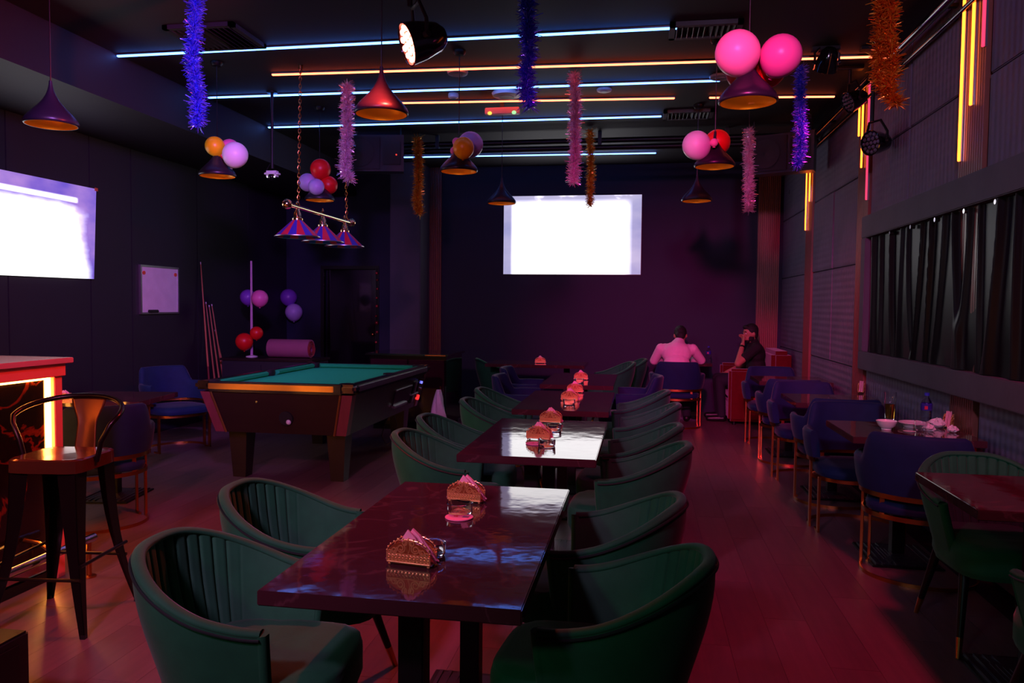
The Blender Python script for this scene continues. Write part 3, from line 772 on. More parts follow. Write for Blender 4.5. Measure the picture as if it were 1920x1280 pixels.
pen = make_pendant(); n0 = True
plab = {(0, 0): 'bare black pendant lamp at the upper left, above the left screen',
        (1, 0): 'black pendant lamp lit red from the spotlight beside it, nearest the centre',
        (2, 0): 'black pendant lamp under the big pink balloons',
        (0, 1): 'black pendant lamp under the yellow and white balloons on the left',
        (1, 1): 'black pendant lamp under the orange and pink balloons near the middle',
        (2, 1): 'black pendant lamp under the white and red balloons on the right',
        (0, 2): 'black pendant lamp under the red and lavender balloons behind the pool lamp',
        (1, 2): 'small bare pendant lamp at the left edge of the back screen',
        (2, 2): 'small bare pendant lamp right of the back screen'}
for j in range(3):
    for i in range(3):
        x, y = PENX[i], PENY[j]
        if (i, j) == (0, 2): x, y = -3.25, 7.5
        if n0: n0 = False; pen.location = (x, y, 2.5); pen['label'] = plab[i, j]
        else: dup(pen, (x, y, 2.5), 0, plab[i, j])
def latex(name, col): return mat('latex_'+name, col, .35, spec=.4, noise=(3, .05))
LX = dict(pink=latex('pink', sr(255, 175, 205)), white=latex('white', sr(240, 235, 245)), red=latex('red', sr(225, 25, 30)), yellow=latex('yellow', sr(250, 205, 20)),
          orange=latex('orange', sr(250, 170, 10)), lav=latex('lavender', sr(190, 165, 225)), violet=latex('violet', sr(130, 70, 190)), hotpink=latex('hot_pink', sr(240, 110, 180)))
def balloon(u, v, dpx, y, col, label, group, knot=(0, 0, -1)):
    p = py(u, v, y); dist = (p-Vector((0, 0, CAM_H))).dot(FW); r = dpx/2*dist/F_PX
    M = look(Vector(knot)*-1).to_4x4()
    o = MB()
    pr = []
    for k in range(17):
        a = PI*k/16; q = 1+.10*max(0, math.cos(a))**3
        pr.append((r*math.sin(a), -r*math.cos(a)*q if math.cos(a) > 0 else -r*math.cos(a)))
    pr[0] = (0, pr[0][1]); pr[-1] = (0, pr[-1][1])
    t = thing('balloon', label, 'balloon', p, 0, group)
    MB().lathe(pr, 28, M=M).build('skin', LX[col], t, ang=80)
    MB().lathe([(.0, -r*1.09), (.007, -r*1.10), (.009, -r*1.135), (.004, -r*1.15), (.012, -r*1.19), (0, -r*1.18)], 12, M=M).build('knot', LX[col], t)
y0, y1, y2 = PENY
for a in ((1383, 99, 83, y0-.05, 'pink', 'big pink balloon, left one above the right front pendant', 'balloons on the right front pendant', (.4, .6, -1)),
          (1464, 104, 77, y0-.02, 'hotpink', 'big deep pink balloon, right one above the right front pendant', 'balloons on the right front pendant', (-.4, .6, -1)),
          (1396, 134, 68, y0+.13, 'red', 'red balloon behind the two big pink balloons, left', 'balloons on the right front pendant', (0, 0, -1)),
          (1442, 130, 62, y0+.15, 'red', 'red balloon behind the two big pink balloons, right', 'balloons on the right front pendant', (0, 0, -1)),
          (882, 271, 48, y1+.06, 'lav', 'pale lavender balloon behind the orange one on the middle pendant', 'balloons on the middle pendant', (-.5, 0, -1)),
          (869, 277, 40, y1-.14, 'orange', 'small orange balloon at the front of the middle pendant', 'balloons on the middle pendant', (-.2, .6, -1)),
          (856, 266, 16, y1-.02, 'hotpink', 'tiny upper pink balloon left of the orange one', 'balloons on the middle pendant', (.5, 0, -1)),
          (852, 283, 16, y1+.02, 'hotpink', 'tiny lower pink balloon left of the orange one', 'balloons on the middle pendant', (.5, 0, -1)),
          (1306, 272, 53, y1-.08, 'white', 'white balloon on the right middle pendant', 'balloons on the right middle pendant', (.6, .3, -1)),
          (1345, 267, 48, y1+.08, 'red', 'red balloon on the right middle pendant', 'balloons on the right middle pendant', (-.4, 0, -1)),
          (1339, 267, 15, y1-.12, 'pink', 'tiny pale pink balloon between the white and red ones', 'balloons on the right middle pendant', (0, .4, -1)),
          (403, 274, 36, y1-.02, 'yellow', 'yellow balloon on the left pendant', 'balloons on the left pendant', (.5, 0, -1)),
          (441, 290, 47, y1-.10, 'white', 'white balloon on the left pendant', 'balloons on the left pendant', (-.5, .3, -1)),
          (431, 279, 36, y1+.10, 'hotpink', 'pink balloon tucked behind the white and yellow ones', 'balloons on the left pendant', (0, 0, -1)),
          (416, 292, 26, y1+.04, 'red', 'small red balloon tucked under the yellow one', 'balloons on the left pendant', (0, 0, -1)),
          (601, 317, 38, 7.5, 'red', 'upper red balloon behind the pool lamp chain', 'balloons behind the pool lamp', (0, 0, -1)),
          (616, 347, 34, 7.56, 'red', 'lower right red balloon behind the pool lamp', 'balloons behind the pool lamp', (-.5, 0, -.4)),
          (577, 342, 34, 7.5, 'lav', 'left lavender balloon behind the pool lamp', 'balloons behind the pool lamp', (.6, 0, -.5)),
          (593, 350, 30, 7.36, 'lav', 'front lavender balloon behind the pool lamp', 'balloons behind the pool lamp', (0, .5, -.6))):
    balloon(*a)

def foil(name, col, col2):
    m = mat('foil_'+name, col, .2, .6); nt = m.node_tree; N = nt.nodes; L = nt.links
    g = N.new('ShaderNodeNewGeometry'); mx = N.new('ShaderNodeMix'); mx.data_type = 'RGBA'
    mx.inputs[6].default_value = (*col, 1); mx.inputs[7].default_value = (*col2, 1); L.new(g.outputs['Random Per Island'], mx.inputs[0])
    hv = [x for x in N if x.type == 'HUE_SAT'][0]; L.new(mx.outputs[2], hv.inputs['Color'])
    return m
FO = dict(blue=foil('blue', sr(40, 60, 235), sr(120, 130, 255)), pink=foil('pink', sr(250, 190, 230), sr(255, 240, 252)), gold=foil('gold', sr(235, 150, 30), sr(250, 200, 80)), orange=foil('orange', sr(240, 90, 20), sr(255, 170, 50)))
def tinsel(x, y, ztop, path, col, label, seed, R0=.048, dens=4200, string=True):
    """path: list of (dx, z) offsets; a second strand is doubled back beside the first"""
    random.seed(seed)
    t = thing('tinsel_garland', label, 'tinsel', (x, y, ztop), 0, 'foil tinsel garlands')
    P = [Vector((dx, random.uniform(-.012, .012), z-ztop)) for dx, z in path]
    if P[0].z < -.02: MB().cyl((0, 0, 0), P[0], .002, n=5).build('string', black_plastic, t)
    MB().tube(P, .004, 5).build('core', FO[col], t)
    vs = []; fs = []; tot = sum((P[i+1]-P[i]).length for i in range(len(P)-1))
    n = int(dens*tot)
    for k in range(n):
        s = tot*random.random(); i = 0
        while i < len(P)-2 and s > (P[i+1]-P[i]).length: s -= (P[i+1]-P[i]).length; i += 1
        L_ = (P[i+1]-P[i]); c = P[i]+L_*min(1, s/L_.length)
        d = Vector((random.gauss(0, 1), random.gauss(0, 1), random.gauss(0, .55))).normalized(); ln = R0*random.uniform(.65, 1.15)
        sd = d.cross(Vector((random.gauss(0, 1), random.gauss(0, 1), random.gauss(0, 1)))).normalized()*.0024
        bend = Vector((random.gauss(0, .012), random.gauss(0, .012), random.gauss(0, .012)))
        m_ = c+d*ln*.55+bend*.5; e = c+d*ln+bend*1.2; b = len(vs)
        vs += [c-sd, c+sd, m_+sd*1.2, m_-sd*1.2, e+sd*.7, e-sd*.7]; fs += [(b, b+1, b+2, b+3), (b+3, b+2, b+4, b+5)]
    me = bpy.data.meshes.new('foil_strands'); me.from_pydata([tuple(q) for q in vs], [], fs); me.materials.append(FO[col])
    o = bpy.data.objects.new('foil_strands', me); C.objects.link(o); o.parent = t; stuff(o)
def zpix(x, y, v):
    lo, hi = 0, 6
    for _ in range(40):
        mid = (lo+hi)/2; d = Vector((x, y, mid-CAM_H))
        if 640+F_PX*d.dot(DN)/d.dot(FW) > v: lo = mid
        else: hi = mid
    return (lo+hi)/2
def tin(u, y, pts, col, label, seed, **k):
    """pts: list of (u, v) photo points down the garland"""
    x = py(u, 200, y).x; path = [(py(a, b, y).x-x, py(a, b, y).z) for a, b in pts]
    path = [(dx, min(z, ZC-.01)) for dx, z in path]
    tinsel(x, y, ZC, path, col, label, seed, **k)
ytin = 4.55
tin(367, ytin, [(367, -60), (366, 0), (363, 60), (361, 110), (368, 160), (372, 205), (369, 235)], 'blue', 'dark blue tinsel garland hanging at the upper left', 1)
tin(990, ytin, [(988, -60), (988, 0), (990, 60), (993, 100), (987, 130), (986, 160), (994, 200)], 'blue', 'dark blue tinsel garland hanging at the top centre', 2)
tin(1655, ytin, [(1657, -60), (1655, 0), (1654, 60), (1650, 110), (1652, 150), (1668, 180), (1682, 196)], 'orange', 'orange tinsel garland at the upper right in front of the black pipe', 3)
tin(1657, ytin-.03, [(1668, -50), (1668, 20), (1669, 90), (1672, 140), (1664, 165)], 'orange', 'second orange tinsel strand doubled back beside the first', 4, dens=2700)
tin(650, 6.63, [(650, 158), (650, 200), (652, 240), (648, 280), (647, 320), (655, 336)], 'pink', 'silvery pink tinsel garland left of the red-lit pendant', 5, R0=.058, dens=4800)
tin(1078, 6.62, [(1076, 138), (1078, 170), (1080, 200), (1077, 240), (1079, 290), (1075, 342)], 'pink', 'long silvery pink tinsel garland left of the back screen centre', 6, R0=.052, dens=4800)
tin(785, 8.74, [(783, 258), (785, 300), (785, 340), (782, 375), (787, 400)], 'gold', 'gold tinsel garland between the left loudspeaker and the middle pendant', 7, R0=.06)
tin(1107, 8.72, [(1106, 244), (1107, 290), (1108, 330), (1106, 385)], 'gold', 'thin gold tinsel garland hanging in front of the back screen', 8, R0=.045, dens=3000)
tin(1500, 6.66, [(1502, 125), (1500, 180), (1501, 240), (1502, 280), (1495, 312)], 'blue', 'dark blue tinsel garland in front of the right loudspeaker', 9)
tin(1405, 8.05, [(1405, 242), (1403, 290), (1405, 340), (1404, 396)], 'pink', 'thin pink tinsel garland left of the right loudspeaker', 10, R0=.055, dens=3300)

# ------------------------------------------------------------------ par cans (each spot lamp gets its fixture)
def par_can(loc, target, lens_mat, label, hang=None, s=1.0, lit=None):
    loc, target = Vector(loc), Vector(target); d = (target-loc).normalized(); q = look(d).to_4x4()
    t = thing('par_can', label, 'stage light', loc, 0, 'par can stage lights')
    MB().lathe([(0, -.20*s), (.045*s, -.195*s), (.075*s, -.16*s), (.10*s, -.06*s), (.108*s, .0), (.112*s, .015*s), (.104*s, .018*s), (.098*s, .0), (0, -.002)], 28, M=q).build('housing', gloss_black, t, ang=35)
    ln = MB()
    for k in range(19):
        r, a = (0, 0) if k == 0 else ((.042*s, 2*PI*k/6) if k < 7 else (.080*s, 2*PI*k/12)); ln.ball((r*math.cos(a), r*math.sin(a), .004), (.018*s, .018*s, .012*s), 8, M=q)
    ln.build('led_lenses', lens_mat, t)
    side = d.cross(Vector((0, 0, 1))).normalized()
    z1 = hang if hang else ZC-loc.z
    top = Vector((0, 0, min(.19*s, z1-.03)))
    ym = MB(); a0, a1 = side*.116*s-d*.06*s, -side*.116*s-d*.06*s
    ym.tube([a0, a0+Vector((0, 0, .08*s)), a0*.55+top, a1*.55+top, a1+Vector((0, 0, .08*s)), a1], .010, 6); ym.build('yoke', black_metal, t)
    for a_ in (a0, a1): MB().cyl(a_*.92, a_*1.12, .018, n=10).build('yoke_knob', black_plastic, t)
    MB().cyl(top, (0, 0, z1), .014, n=8).build('hanging_bolt', black_metal, t)
    MB().bb((-.10, -.035, z1-.025), (.10, .035, z1)).build('ceiling_plate', black_metal, t, smooth=False)
    if lit:
        col, watts, deg, blend, size, fo = lit
        L = bpy.data.lights.new('par_beam', 'SPOT'); L.color = col; L.energy = watts; L.spot_size = R(deg); L.spot_blend = blend; L.shadow_soft_size = size
        lo = bpy.data.objects.new('par_beam', L); C.objects.link(lo); lo.parent = t; lo.location = d*fo; lo.rotation_euler = (-d).to_track_quat('Z', 'Y').to_euler()
    return t
unlit_lens = mat('unlit_lens', sr(120, 115, 130), .15, .2)
names = ['red par can over the aisle, above the picture', 'red par can near the sofa end of the aisle', 'pink par can on the ceiling behind the camera', 'magenta par can added out of view on the ceiling behind the front table',
         'violet par can added out of view on the ceiling ahead of the camera', 'lavender par can added out of view on the ceiling behind the camera, to the left', 'cool white par can added out of view by the front wall as fill light']
for (loc, tg, col, watts, deg, blend, size), lb in zip(SPOTS, names):
    par_can(loc, tg, emitter('lens_'+lb[:12], col, 3), lb, lit=(col, watts, deg, blend, size, .19), s=.8)
# the red one in the picture
pc = py(768, 82, 3.9)
par_can(pc, pc+Vector((-.80, -.50, -.35)), par_white, 'glowing red par can hanging at the top of the picture', s=1.0, lit=((1.0, .05, .03), 170, 165, .3, .04, .05))
par_can(py(968, 243, 8.93), py(968, 243, 8.93)+Vector((0, -.3, -1)), unlit_lens, 'unlit par can on the lighting bar above the back screen', hang=.14, s=.75)
pc = px(1592, 192, XR-.22)
par_can(pc, pc+Vector((-1, -.3, -.5)), unlit_lens, 'dark par can below the end of the second orange strip', s=.8)
pc = px(1634, 268, XR-.17)
par_can(pc, pc+Vector((-1, -.6, -.15)), unlit_lens, 'black spotlight hanging in front of the middle pilaster', s=.85)
pc = py(1488, 362, YB-.45)
par_can(pc, pc+Vector((-1, -.5, -.2)), unlit_lens, 'small dark spotlight in the back right corner', s=.7)

# ------------------------------------------------------------------ pool table
felt = mat('green_felt', sr(40, 218, 150), .9, noise=(60, .12), spec=.15)
felt_dk = mat('cushion_felt', sr(32, 176, 116), .9, noise=(60, .12), spec=.15)
amber_lit_trim = mat('amber_lit_aluminium', sr(225, 165, 90), .28, .9)  # aluminium trim with the bar's amber light put into its colour
px0, px1, py0, py1, ph = -3.53, -2.19, 5.70, 7.88, .82
PT = thing('pool_table', 'coin-operated pool table with green cloth and dark tapered cabinet', 'pool table', ((px0+px1)/2, (py0+py1)/2, 0))
hw, hl = (px1-px0)/2, (py1-py0)/2
zt0, zb0, ins = .735, .40, .085
def taper(a, b, z0, z1, i0):   # tapered box walls: outer half sizes at z1 minus inset at z0
    vs = []
    for z, k in ((z0, i0), (z1, 0)):
        vs += [(-a+k, -b+k, z), (a-k, -b+k, z), (a-k, b-k, z), (-a+k, b-k, z)]
    return vs, [(0, 1, 5, 4), (1, 2, 6, 5), (2, 3, 7, 6), (3, 0, 4, 7), (3, 2, 1, 0), (4, 5, 6, 7)]
vs, fs = taper(hw-.03, hl-.03, zb0, zt0, ins); cab = MB(); cab.add(vs, fs); cab.build('cabinet', cab_wood, PT, smooth=False)
for sx in (-1, 1):
    for sy in (-1, 1):   # corner cladding, bright edge trim, castings
        a = Vector((sx*(hw-.03), sy*(hl-.03), zt0)); b = Vector((sx*(hw-.03-ins), sy*(hl-.03-ins), zb0))
        m = MB(); wq = .085
        for dx, dy in ((1, 0), (0, 1)):
            e = Vector((-sx*wq*dx, -sy*wq*dy, 0)); o_ = Vector((sx*.006, sy*.006, 0))
            m.add([a+o_, a+o_+e, b+o_+e, b+o_, a-o_, a-o_+e, b-o_+e, b-o_], [(0, 1, 2, 3), (4, 7, 6, 5), (0, 4, 5, 1), (1, 5, 6, 2), (2, 6, 7, 3), (3, 7, 4, 0)])
        m.build('corner_cladding', wood_material('corner_rosewood', sr(130, 60, 66), sr(100, 44, 52), .3, axis='Z'), PT, smooth=False)
        e = Vector((-sx*.09, 0, 0)); o_ = Vector((0, sy*.012, 0))
        MB().tube([a+e+o_, b+e+o_], .009, 6).build('edge_trim', amber_lit_trim, PT)
        MB().box((sx*(hw-.055), sy*(hl-.055), .788), (.13, .13, .07), bev=.022).build('corner_casting', mat('dark_chrome', sr(150, 130, 150), .18, 1.0), PT)
for sx in (-1, 1):
    for sy in (-1, 1):
        MB().add(*(lambda x, y: ([(x-.08, y-.08, zb0), (x+.08, y-.08, zb0), (x+.08, y+.08, zb0), (x-.08, y+.08, zb0), (x-.055, y-.055, 0), (x+.055, y-.055, 0), (x+.055, y+.055, 0), (x-.055, y+.055, 0)],
                 [(0, 1, 2, 3), (7, 6, 5, 4), (0, 4, 5, 1), (1, 5, 6, 2), (2, 6, 7, 3), (3, 7, 4, 0)]))(sx*(hw-.24), sy*(hl-.30))).build('leg', cab_wood, PT, smooth=False)
MB().bb((-hw+.09, -hl+.09, .742), (hw-.09, hl-.09, .770)).build('cloth_bed', felt, PT, smooth=False)
for a, b in (((-hw+.10, -hl), (hw-.10, -hl+.085)), ((-hw+.10, hl-.085), (hw-.10, hl)), ((-hw, -hl+.10), (-hw+.085, hl-.10)), ((hw-.085, -hl+.10), (hw, hl-.10))):
    MB().bb((a[0], a[1], .738), (b[0], b[1], .818), bev=.012).build('rail', mat('rail_laminate', sr(30, 24, 34), .25), PT)
for sy in (-1, 1): MB().bb((-hw+.11, sy*hl-.006, .760), (hw-.17, sy*hl+.006, .806), bev=.003).build('end_trim', amber_lit_trim, PT)
for sx in (-1, 1): MB().bb((sx*hw-.006, -hl+.11, .760), (sx*hw+.006, hl-.11, .806), bev=.003).build('side_trim', alu, PT)
def cushion(p0, p1, nrm):
    p0, p1, n_ = Vector(p0), Vector(p1), Vector(nrm); m = MB(); d = (p1-p0).normalized()
    prof = [(0, .770), (0, .812), (.012, .816), (.05, .806), (.045, .785), (.02, .770)]
    vs = [p0+n_*a+d*a*.8+Vector((0, 0, z)) for a, z in prof]+[p1+n_*a-d*a*.8+Vector((0, 0, z)) for a, z in prof]; k = len(prof)
    m.add(vs, [(i, (i+1) % k, k+(i+1) % k, k+i) for i in range(k)]+[tuple(range(k)), tuple(range(2*k-1, k-1, -1))]); m.build('cushion', felt_dk, PT, smooth=False)
e = .085
cushion((-hw+.14, -hl+e, 0), (hw-.14, -hl+e, 0), (0, 1, 0)); cushion((-hw+.14, hl-e, 0), (hw-.14, hl-e, 0), (0, -1, 0))
for sx in (-1, 1):
    cushion((sx*(hw-e), -hl+.14, 0), (sx*(hw-e), -.07, 0), (-sx, 0, 0)); cushion((sx*(hw-e), .07, 0), (sx*(hw-e), hl-.14, 0), (-sx, 0, 0))
pocket_blk = mat('pocket_leather', sr(10, 9, 10), .7)
for x in (-hw+.095, hw-.095):
    for y in (-hl+.095, 0, hl-.095):
        MB().lathe([(.03, .765), (.055, .772), (.062, .800), (.060, .822), (.05, .823), (.048, .79), (0, .773)], 18, c=(x+(.02 if x > 0 else -.02)*(y == 0), y, 0)).build('pocket', pocket_blk, PT)
# black puck painting the dark of the return hole, cue ball, end panel screw
yh = -hl+.03+ins*.62
MB().cyl((.07, yh-.016, .530), (.07, yh+.02, .535), .058, n=28).build('ball_return_dark', pocket_blk, PT)
MB().cyl((-.17, -hl+.03+ins*.23-.004, .66), (-.17, -hl+.03+ins*.23+.01, .66), .009, n=12).build('key_lock', chrome, PT)
cb = MB().ball((0, 0, 0), .022, 18).build('cue_ball', white_plastic, loc=(PT.location.x+.092, PT.location.y+yh-.006, .502)); tag(cb, 'white cue ball in the return hole of the pool table', 'ball')
# coin side (+x)
def side(y0, y1, z0, z1, m, nm, th=.012, bev=.003):
    k = lambda z: hw-.03-ins*(zt0-z)/(zt0-zb0)
    o_ = MB().box((0, 0, 0), (th, y1-y0, z1-z0), bev=bev).build(nm, m, PT)
    o_.location = (k((z0+z1)/2)+.004, (y0+y1)/2, (z0+z1)/2); o_.rotation_euler = (0, math.atan2(ins, zt0-zb0), 0); return o_
side(.10, .62, .50, .64, mat('ball_window', sr(60, 40, 66), .15), 'ball_window')
side(.10, .62, .64, .655, alu, 'window_frame'); side(.10, .50, .485, .51, alu, 'ball_shelf', th=.05)
side(.66, .80, .46, .68, black_plastic, 'coin_plate', th=.02); side(.71, .74, .46, .68, alu, 'coin_bar', th=.03); side(.62, .86, .545, .56, alu, 'coin_slide', th=.04)
side(.84, 1.0, .50, .70, gloss_black, 'coin_box', th=.014)
for yq, zq, m_, rr in ((.90, .655, emitter('blue_button', (.15, .15, 1.0), 2.0), .014), (.90, .50, emitter('red_button', (1, .03, .03), 1.2), .028), (.93, .59, chrome, .009)):
    xk = hw-.03-ins*(zt0-zq)/(zt0-zb0); MB().cyl((xk, yq, zq), (xk+.025, yq, zq-.005), rr, n=16).build('push_button', m_, PT)
# power lead hanging below
tag(MB().tube([(-2.32, 7.05, .42), (-2.28, 7.06, .30), (-2.30, 7.02, .17), (-2.36, 6.98, .12), (-2.42, 7.02, .2), (-2.40, 7.06, .33), (-2.36, 7.06, .41)], .006, 6).build('power_lead', black_plastic), 'looped black power lead hanging under the pool table', 'cable')

# pool lamp over the table
PL = thing('pool_lamp', 'three striped cone shades on a bright bar hung by chains over the pool table', 'pool lamp', (-2.85, 6.62, ZC))
za, zb_ = 2.255, 2.25
def lp(y, z): return (0, y-6.62, z-ZC)
bar = MB().cyl(lp(5.95, za), lp(7.32, zb_), .016, n=14).build('bar', mat('bright_brass', sr(235, 205, 150), .15, 1.0), PL)
for y in (5.93, 7.34): MB().ball(lp(y, za), .042, 18).build('ball_finial', mat('bright_brass', (1, 1, 1)), bar)
str_r = mat('shade_red', sr(200, 30, 60), .35); str_b = mat('shade_blue', sr(60, 50, 170), .35)
for y in (6.12, 6.64, 7.16):
    MB().lathe([(0, -.005), (.012, -.005), (.020, -.03), (.03, -.05), (.034, -.085), (.045, -.095), (.045, -.11), (0, -.11)], 18, c=lp(y, za)).build('shade_cap', mat('bright_brass', (1, 1, 1)), PL)
    MB().lathe([(.008, .015), (.014, .03), (.006, .05), (0, .055)], 12, c=lp(y, za)).build('top_finial', mat('bright_brass', (1, 1, 1)), PL)
    for k in range(16):
        a0, a1 = 2*PI*k/16, 2*PI*(k+1)/16; m = MB(); c = Vector(lp(y, za))
        vs = []
        for r, z in ((.040, -.108), (.185, -.245), (.182, -.249), (.036, -.112)):
            for a in (a0, (a0+a1)/2, a1): vs.append(c+Vector((r*math.cos(a), r*math.sin(a), z)))
        m.add(vs, [(0, 1, 4, 3), (1, 2, 5, 4), (3, 4, 7, 6), (4, 5, 8, 7), (6, 7, 10, 9), (7, 8, 11, 10), (9, 10, 1, 0), (10, 11, 2, 1)])
        m.build('shade_panel', str_r if k % 2 else str_b, PL, smooth=False)
    MB().tube([Vector(lp(y, za))+Vector((.185*math.cos(2*PI*k/40), .185*math.sin(2*PI*k/40), -.247)) for k in range(40)], .0045, 6, closed=True).build('shade_rim', alu, PL)
for y in (6.14, 7.22):
    ch = MB(); z = za+.02; k = 0; ytop = 6.62+(y-6.62)*.9
    while z < ZC-.02:
        M = Matrix.Translation(lp(y+(ytop-y)*(z-za)/(ZC-za), z)) @ Matrix.Rotation(k*PI/2+.4, 4, 'Z')
        ring = MB().tube([(.010*math.cos(2*PI*i/10), 0, .020*math.sin(2*PI*i/10)) for i in range(10)], .0032, 5, closed=True); ch.add(ring.v, ring.f, M); z += .031; k += 1
    ch.build('chain', brass, PL)
    MB().cyl(lp(ytop, ZC), lp(ytop, ZC-.03), .02, n=12).build('ceiling_hook', brass, PL)

# cues leaning on the left wall
random.seed(4)
for k, (u, v, zt_, yb, lb) in enumerate(((376, 491, 1.98, 0, 'longest pool cue leaning alone to the left against the left wall'), (386, 566, 1.48, 0, 'pool cue leaning at the left of the bunch by the left wall'),
                              (392, 572, 1.45, .1, 'pool cue second from the left in the bunch by the wall'), (397, 570, 1.47, .2, 'pool cue third in the bunch by the wall'), (403, 618, 1.2, .25, 'shortest pool cue at the right of the bunch by the wall'))):
    a = px(u, v, XL+.03); b = Vector((XL+.20+.02*k, a.y-.06+.02*k, 0.0)); 
    t = thing('pool_cue', lb, 'cue', b, 0, 'pool cues by the left wall'); d = a-b
    MB().cyl((0, 0, 0), d*.35, .015, .0125, 10).build('butt', mat('cue_butt', sr(120, 40, 34), .3), t)
    MB().cyl(d*.35, d*.985, .0125, .0065, 10).build('shaft', cue_wood, t)
    MB().cyl(d*.985, d, .0068, .0066, 10).build('tip', white_plastic, t)

# ------------------------------------------------------------------ dark corner behind the pool table
cY = 8.95
a, b = py(436, 668, cY), py(600, 668, cY)
cw = thing('side_console', 'low dark console in the shadow behind the pool table', 'console', ((a.x+b.x)/2, cY, 0)); hwc = (b.x-a.x)/2; zc_ = a.z
MB().bb((-hwc, -.25, .05), (hwc, .25, zc_-.03)).build('body', black_paint, cw, smooth=False); MB().bb((-hwc-.02, -.27, zc_-.03), (hwc+.02, .27, zc_), bev=.004).build('worktop', cab_wood, cw)
for s in (-.5, .5): dd = MB().bb((s*hwc*2*.5-.3*hwc, -.262, .1), (s*hwc*2*.5+.3*hwc+.05, -.25, zc_-.08)).build('cupboard_door', black_paint, cw, smooth=False)
MB().bb((-hwc+.02, -.23, 0), (hwc-.02, .23, .05)).build('plinth', black_metal, cw, smooth=False)
a, b = py(507, 650, cY), py(582, 655, cY)
t = thing('rolled_mat', 'pinkish rolled mat lying on the dark console', 'rolled mat', (a.x, cY, zc_+.115)); ex = b.x-a.x
MB().lathe([(.03, 0), (.112, 0), (.113, .01), (.113, ex), (.112, ex+.01), (.09, ex+.01), (.085, ex-.05), (.03, ex-.05)], 24, M=Matrix.Rotation(PI/2, 4, 'Y')).build('roll', mat('mat_mauve', sr(150, 80, 110), .8), t)
MB().tube([Vector((ex+.012, (.03+.078*k/60)*math.cos(k*.42), (.03+.078*k/60)*math.sin(k*.42))) for k in range(61)], .005, 5).build('spiral_edge', mat('mat_red', sr(150, 40, 40), .8), t)
a = py(471, 489, cY-.02); b = py(470, 640, cY-.02)
t = thing('balloon_stand', 'thin pinkish balloon stand pole rising from the dark console', 'balloon stand', (a.x, cY-.02, zc_))
MB().cyl((0, 0, 0), (0, 0, a.z-zc_), .017, .013, 8).build('pole', mat('pole_pink', sr(200, 140, 190), .5), t); MB().lathe([(0, 0), (.07, 0), (.07, .012), (.02, .025), (0, .025)], 20).build('foot', white_plastic, t)
for u, v, d_, c_, lb, yy_ in ((465, 557, 29, 'violet', 'dim violet balloon left of the pole in the dark corner', cY+.06), (487, 559, 31, 'hotpink', 'pink-violet balloon in front of the pole in the dark corner', cY-.13),
                         (541, 557, 31, 'violet', 'upper dark violet balloon on the back wall right of the pole', YB-.125), (551, 585, 32, 'lav', 'lower lavender balloon on the back wall right of the pole', YB-.13),
                         (481, 624, 24, 'red', 'smaller dim red balloon low on the pole', cY-.1), (458, 640, 32, 'red', 'larger dim red balloon resting on the console', cY-.16)):
    balloon(u, v, d_, yy_, c_, lb, 'balloons in the dark corner')
# string of baubles beside the doorway
t = thing('bauble_string', 'string of small dark red baubles hanging beside the back doorway', 'decoration', (DX1+.025, YB-.035, DZ+.02))
MB().cyl((0, 0, 0), (0, 0, -1.5), .003, n=5).build('cord', black_plastic, t)
random.seed(9); zq = -.08
while zq > -1.45:
    MB().ball((random.uniform(-.01, .01), -.005, zq), random.uniform(.016, .03), 10).build('bauble', mat('bauble_red', sr(190, 70, 60), .3, .5, rand=.3), t); zq -= random.uniform(.09, .17)
# dark cabinet, and a sack shape put for a white patch beside it
xk = py(835, 690, 8.55).x
t = thing('dark_cabinet', 'waist-high dark glossy cabinet right of the pool table below the back pilaster', 'cabinet', (xk-.30, 8.95, 0))
MB().bb((-.62, -.36, .06), (.30, .42, .86)).build('body', gloss_black, t, smooth=False); MB().bb((-.66, -.40, .86), (.33, .46, .885), bev=.004).build('worktop', gloss_black, t)
for x0_, x1_ in ((-.60, -.16), (-.14, .28)):
    dq = MB().bb((x0_, -.378, .10), (x1_, -.36, .82), bev=.003).build('door', mat('glossy_rosewood', sr(52, 22, 34), .08, coat=.6), t); MB().cyl((x1_-.04, -.39, .4), (x1_-.04, -.39, .52), .006, n=8).build('handle', brass, dq)
MB().bb((-.58, -.33, 0), (.26, .40, .06)).build('plinth', black_metal, t, smooth=False)
MB().bb((.06, -.41, .868), (.30, -.398, .878)).build('brass_strip', brass, t, smooth=False)
p = py(826, 790, 8.42)
m = MB()
def sack(u, v):
    a = 2*PI*u; r = (.115+.02*math.sin(3*a+v*6)+.012*math.sin(7*a+v*9))*(1-.75*v**2.2); return (r*math.cos(a)*.8, r*math.sin(a), .50*v)
m.grid(sack, 36, 14, wrapu=True); m.f.append(tuple(range(0, 36*14, 14)))
tag(m.build('sack_stand_in', mat('sack_stand_in', sr(235, 235, 245), .5, bump=(14, .6, .03)), loc=(p.x-.02, 8.40, 0), ang=30), 'bright white crumpled sack shape put for a white patch against the dark cabinet', 'sack')

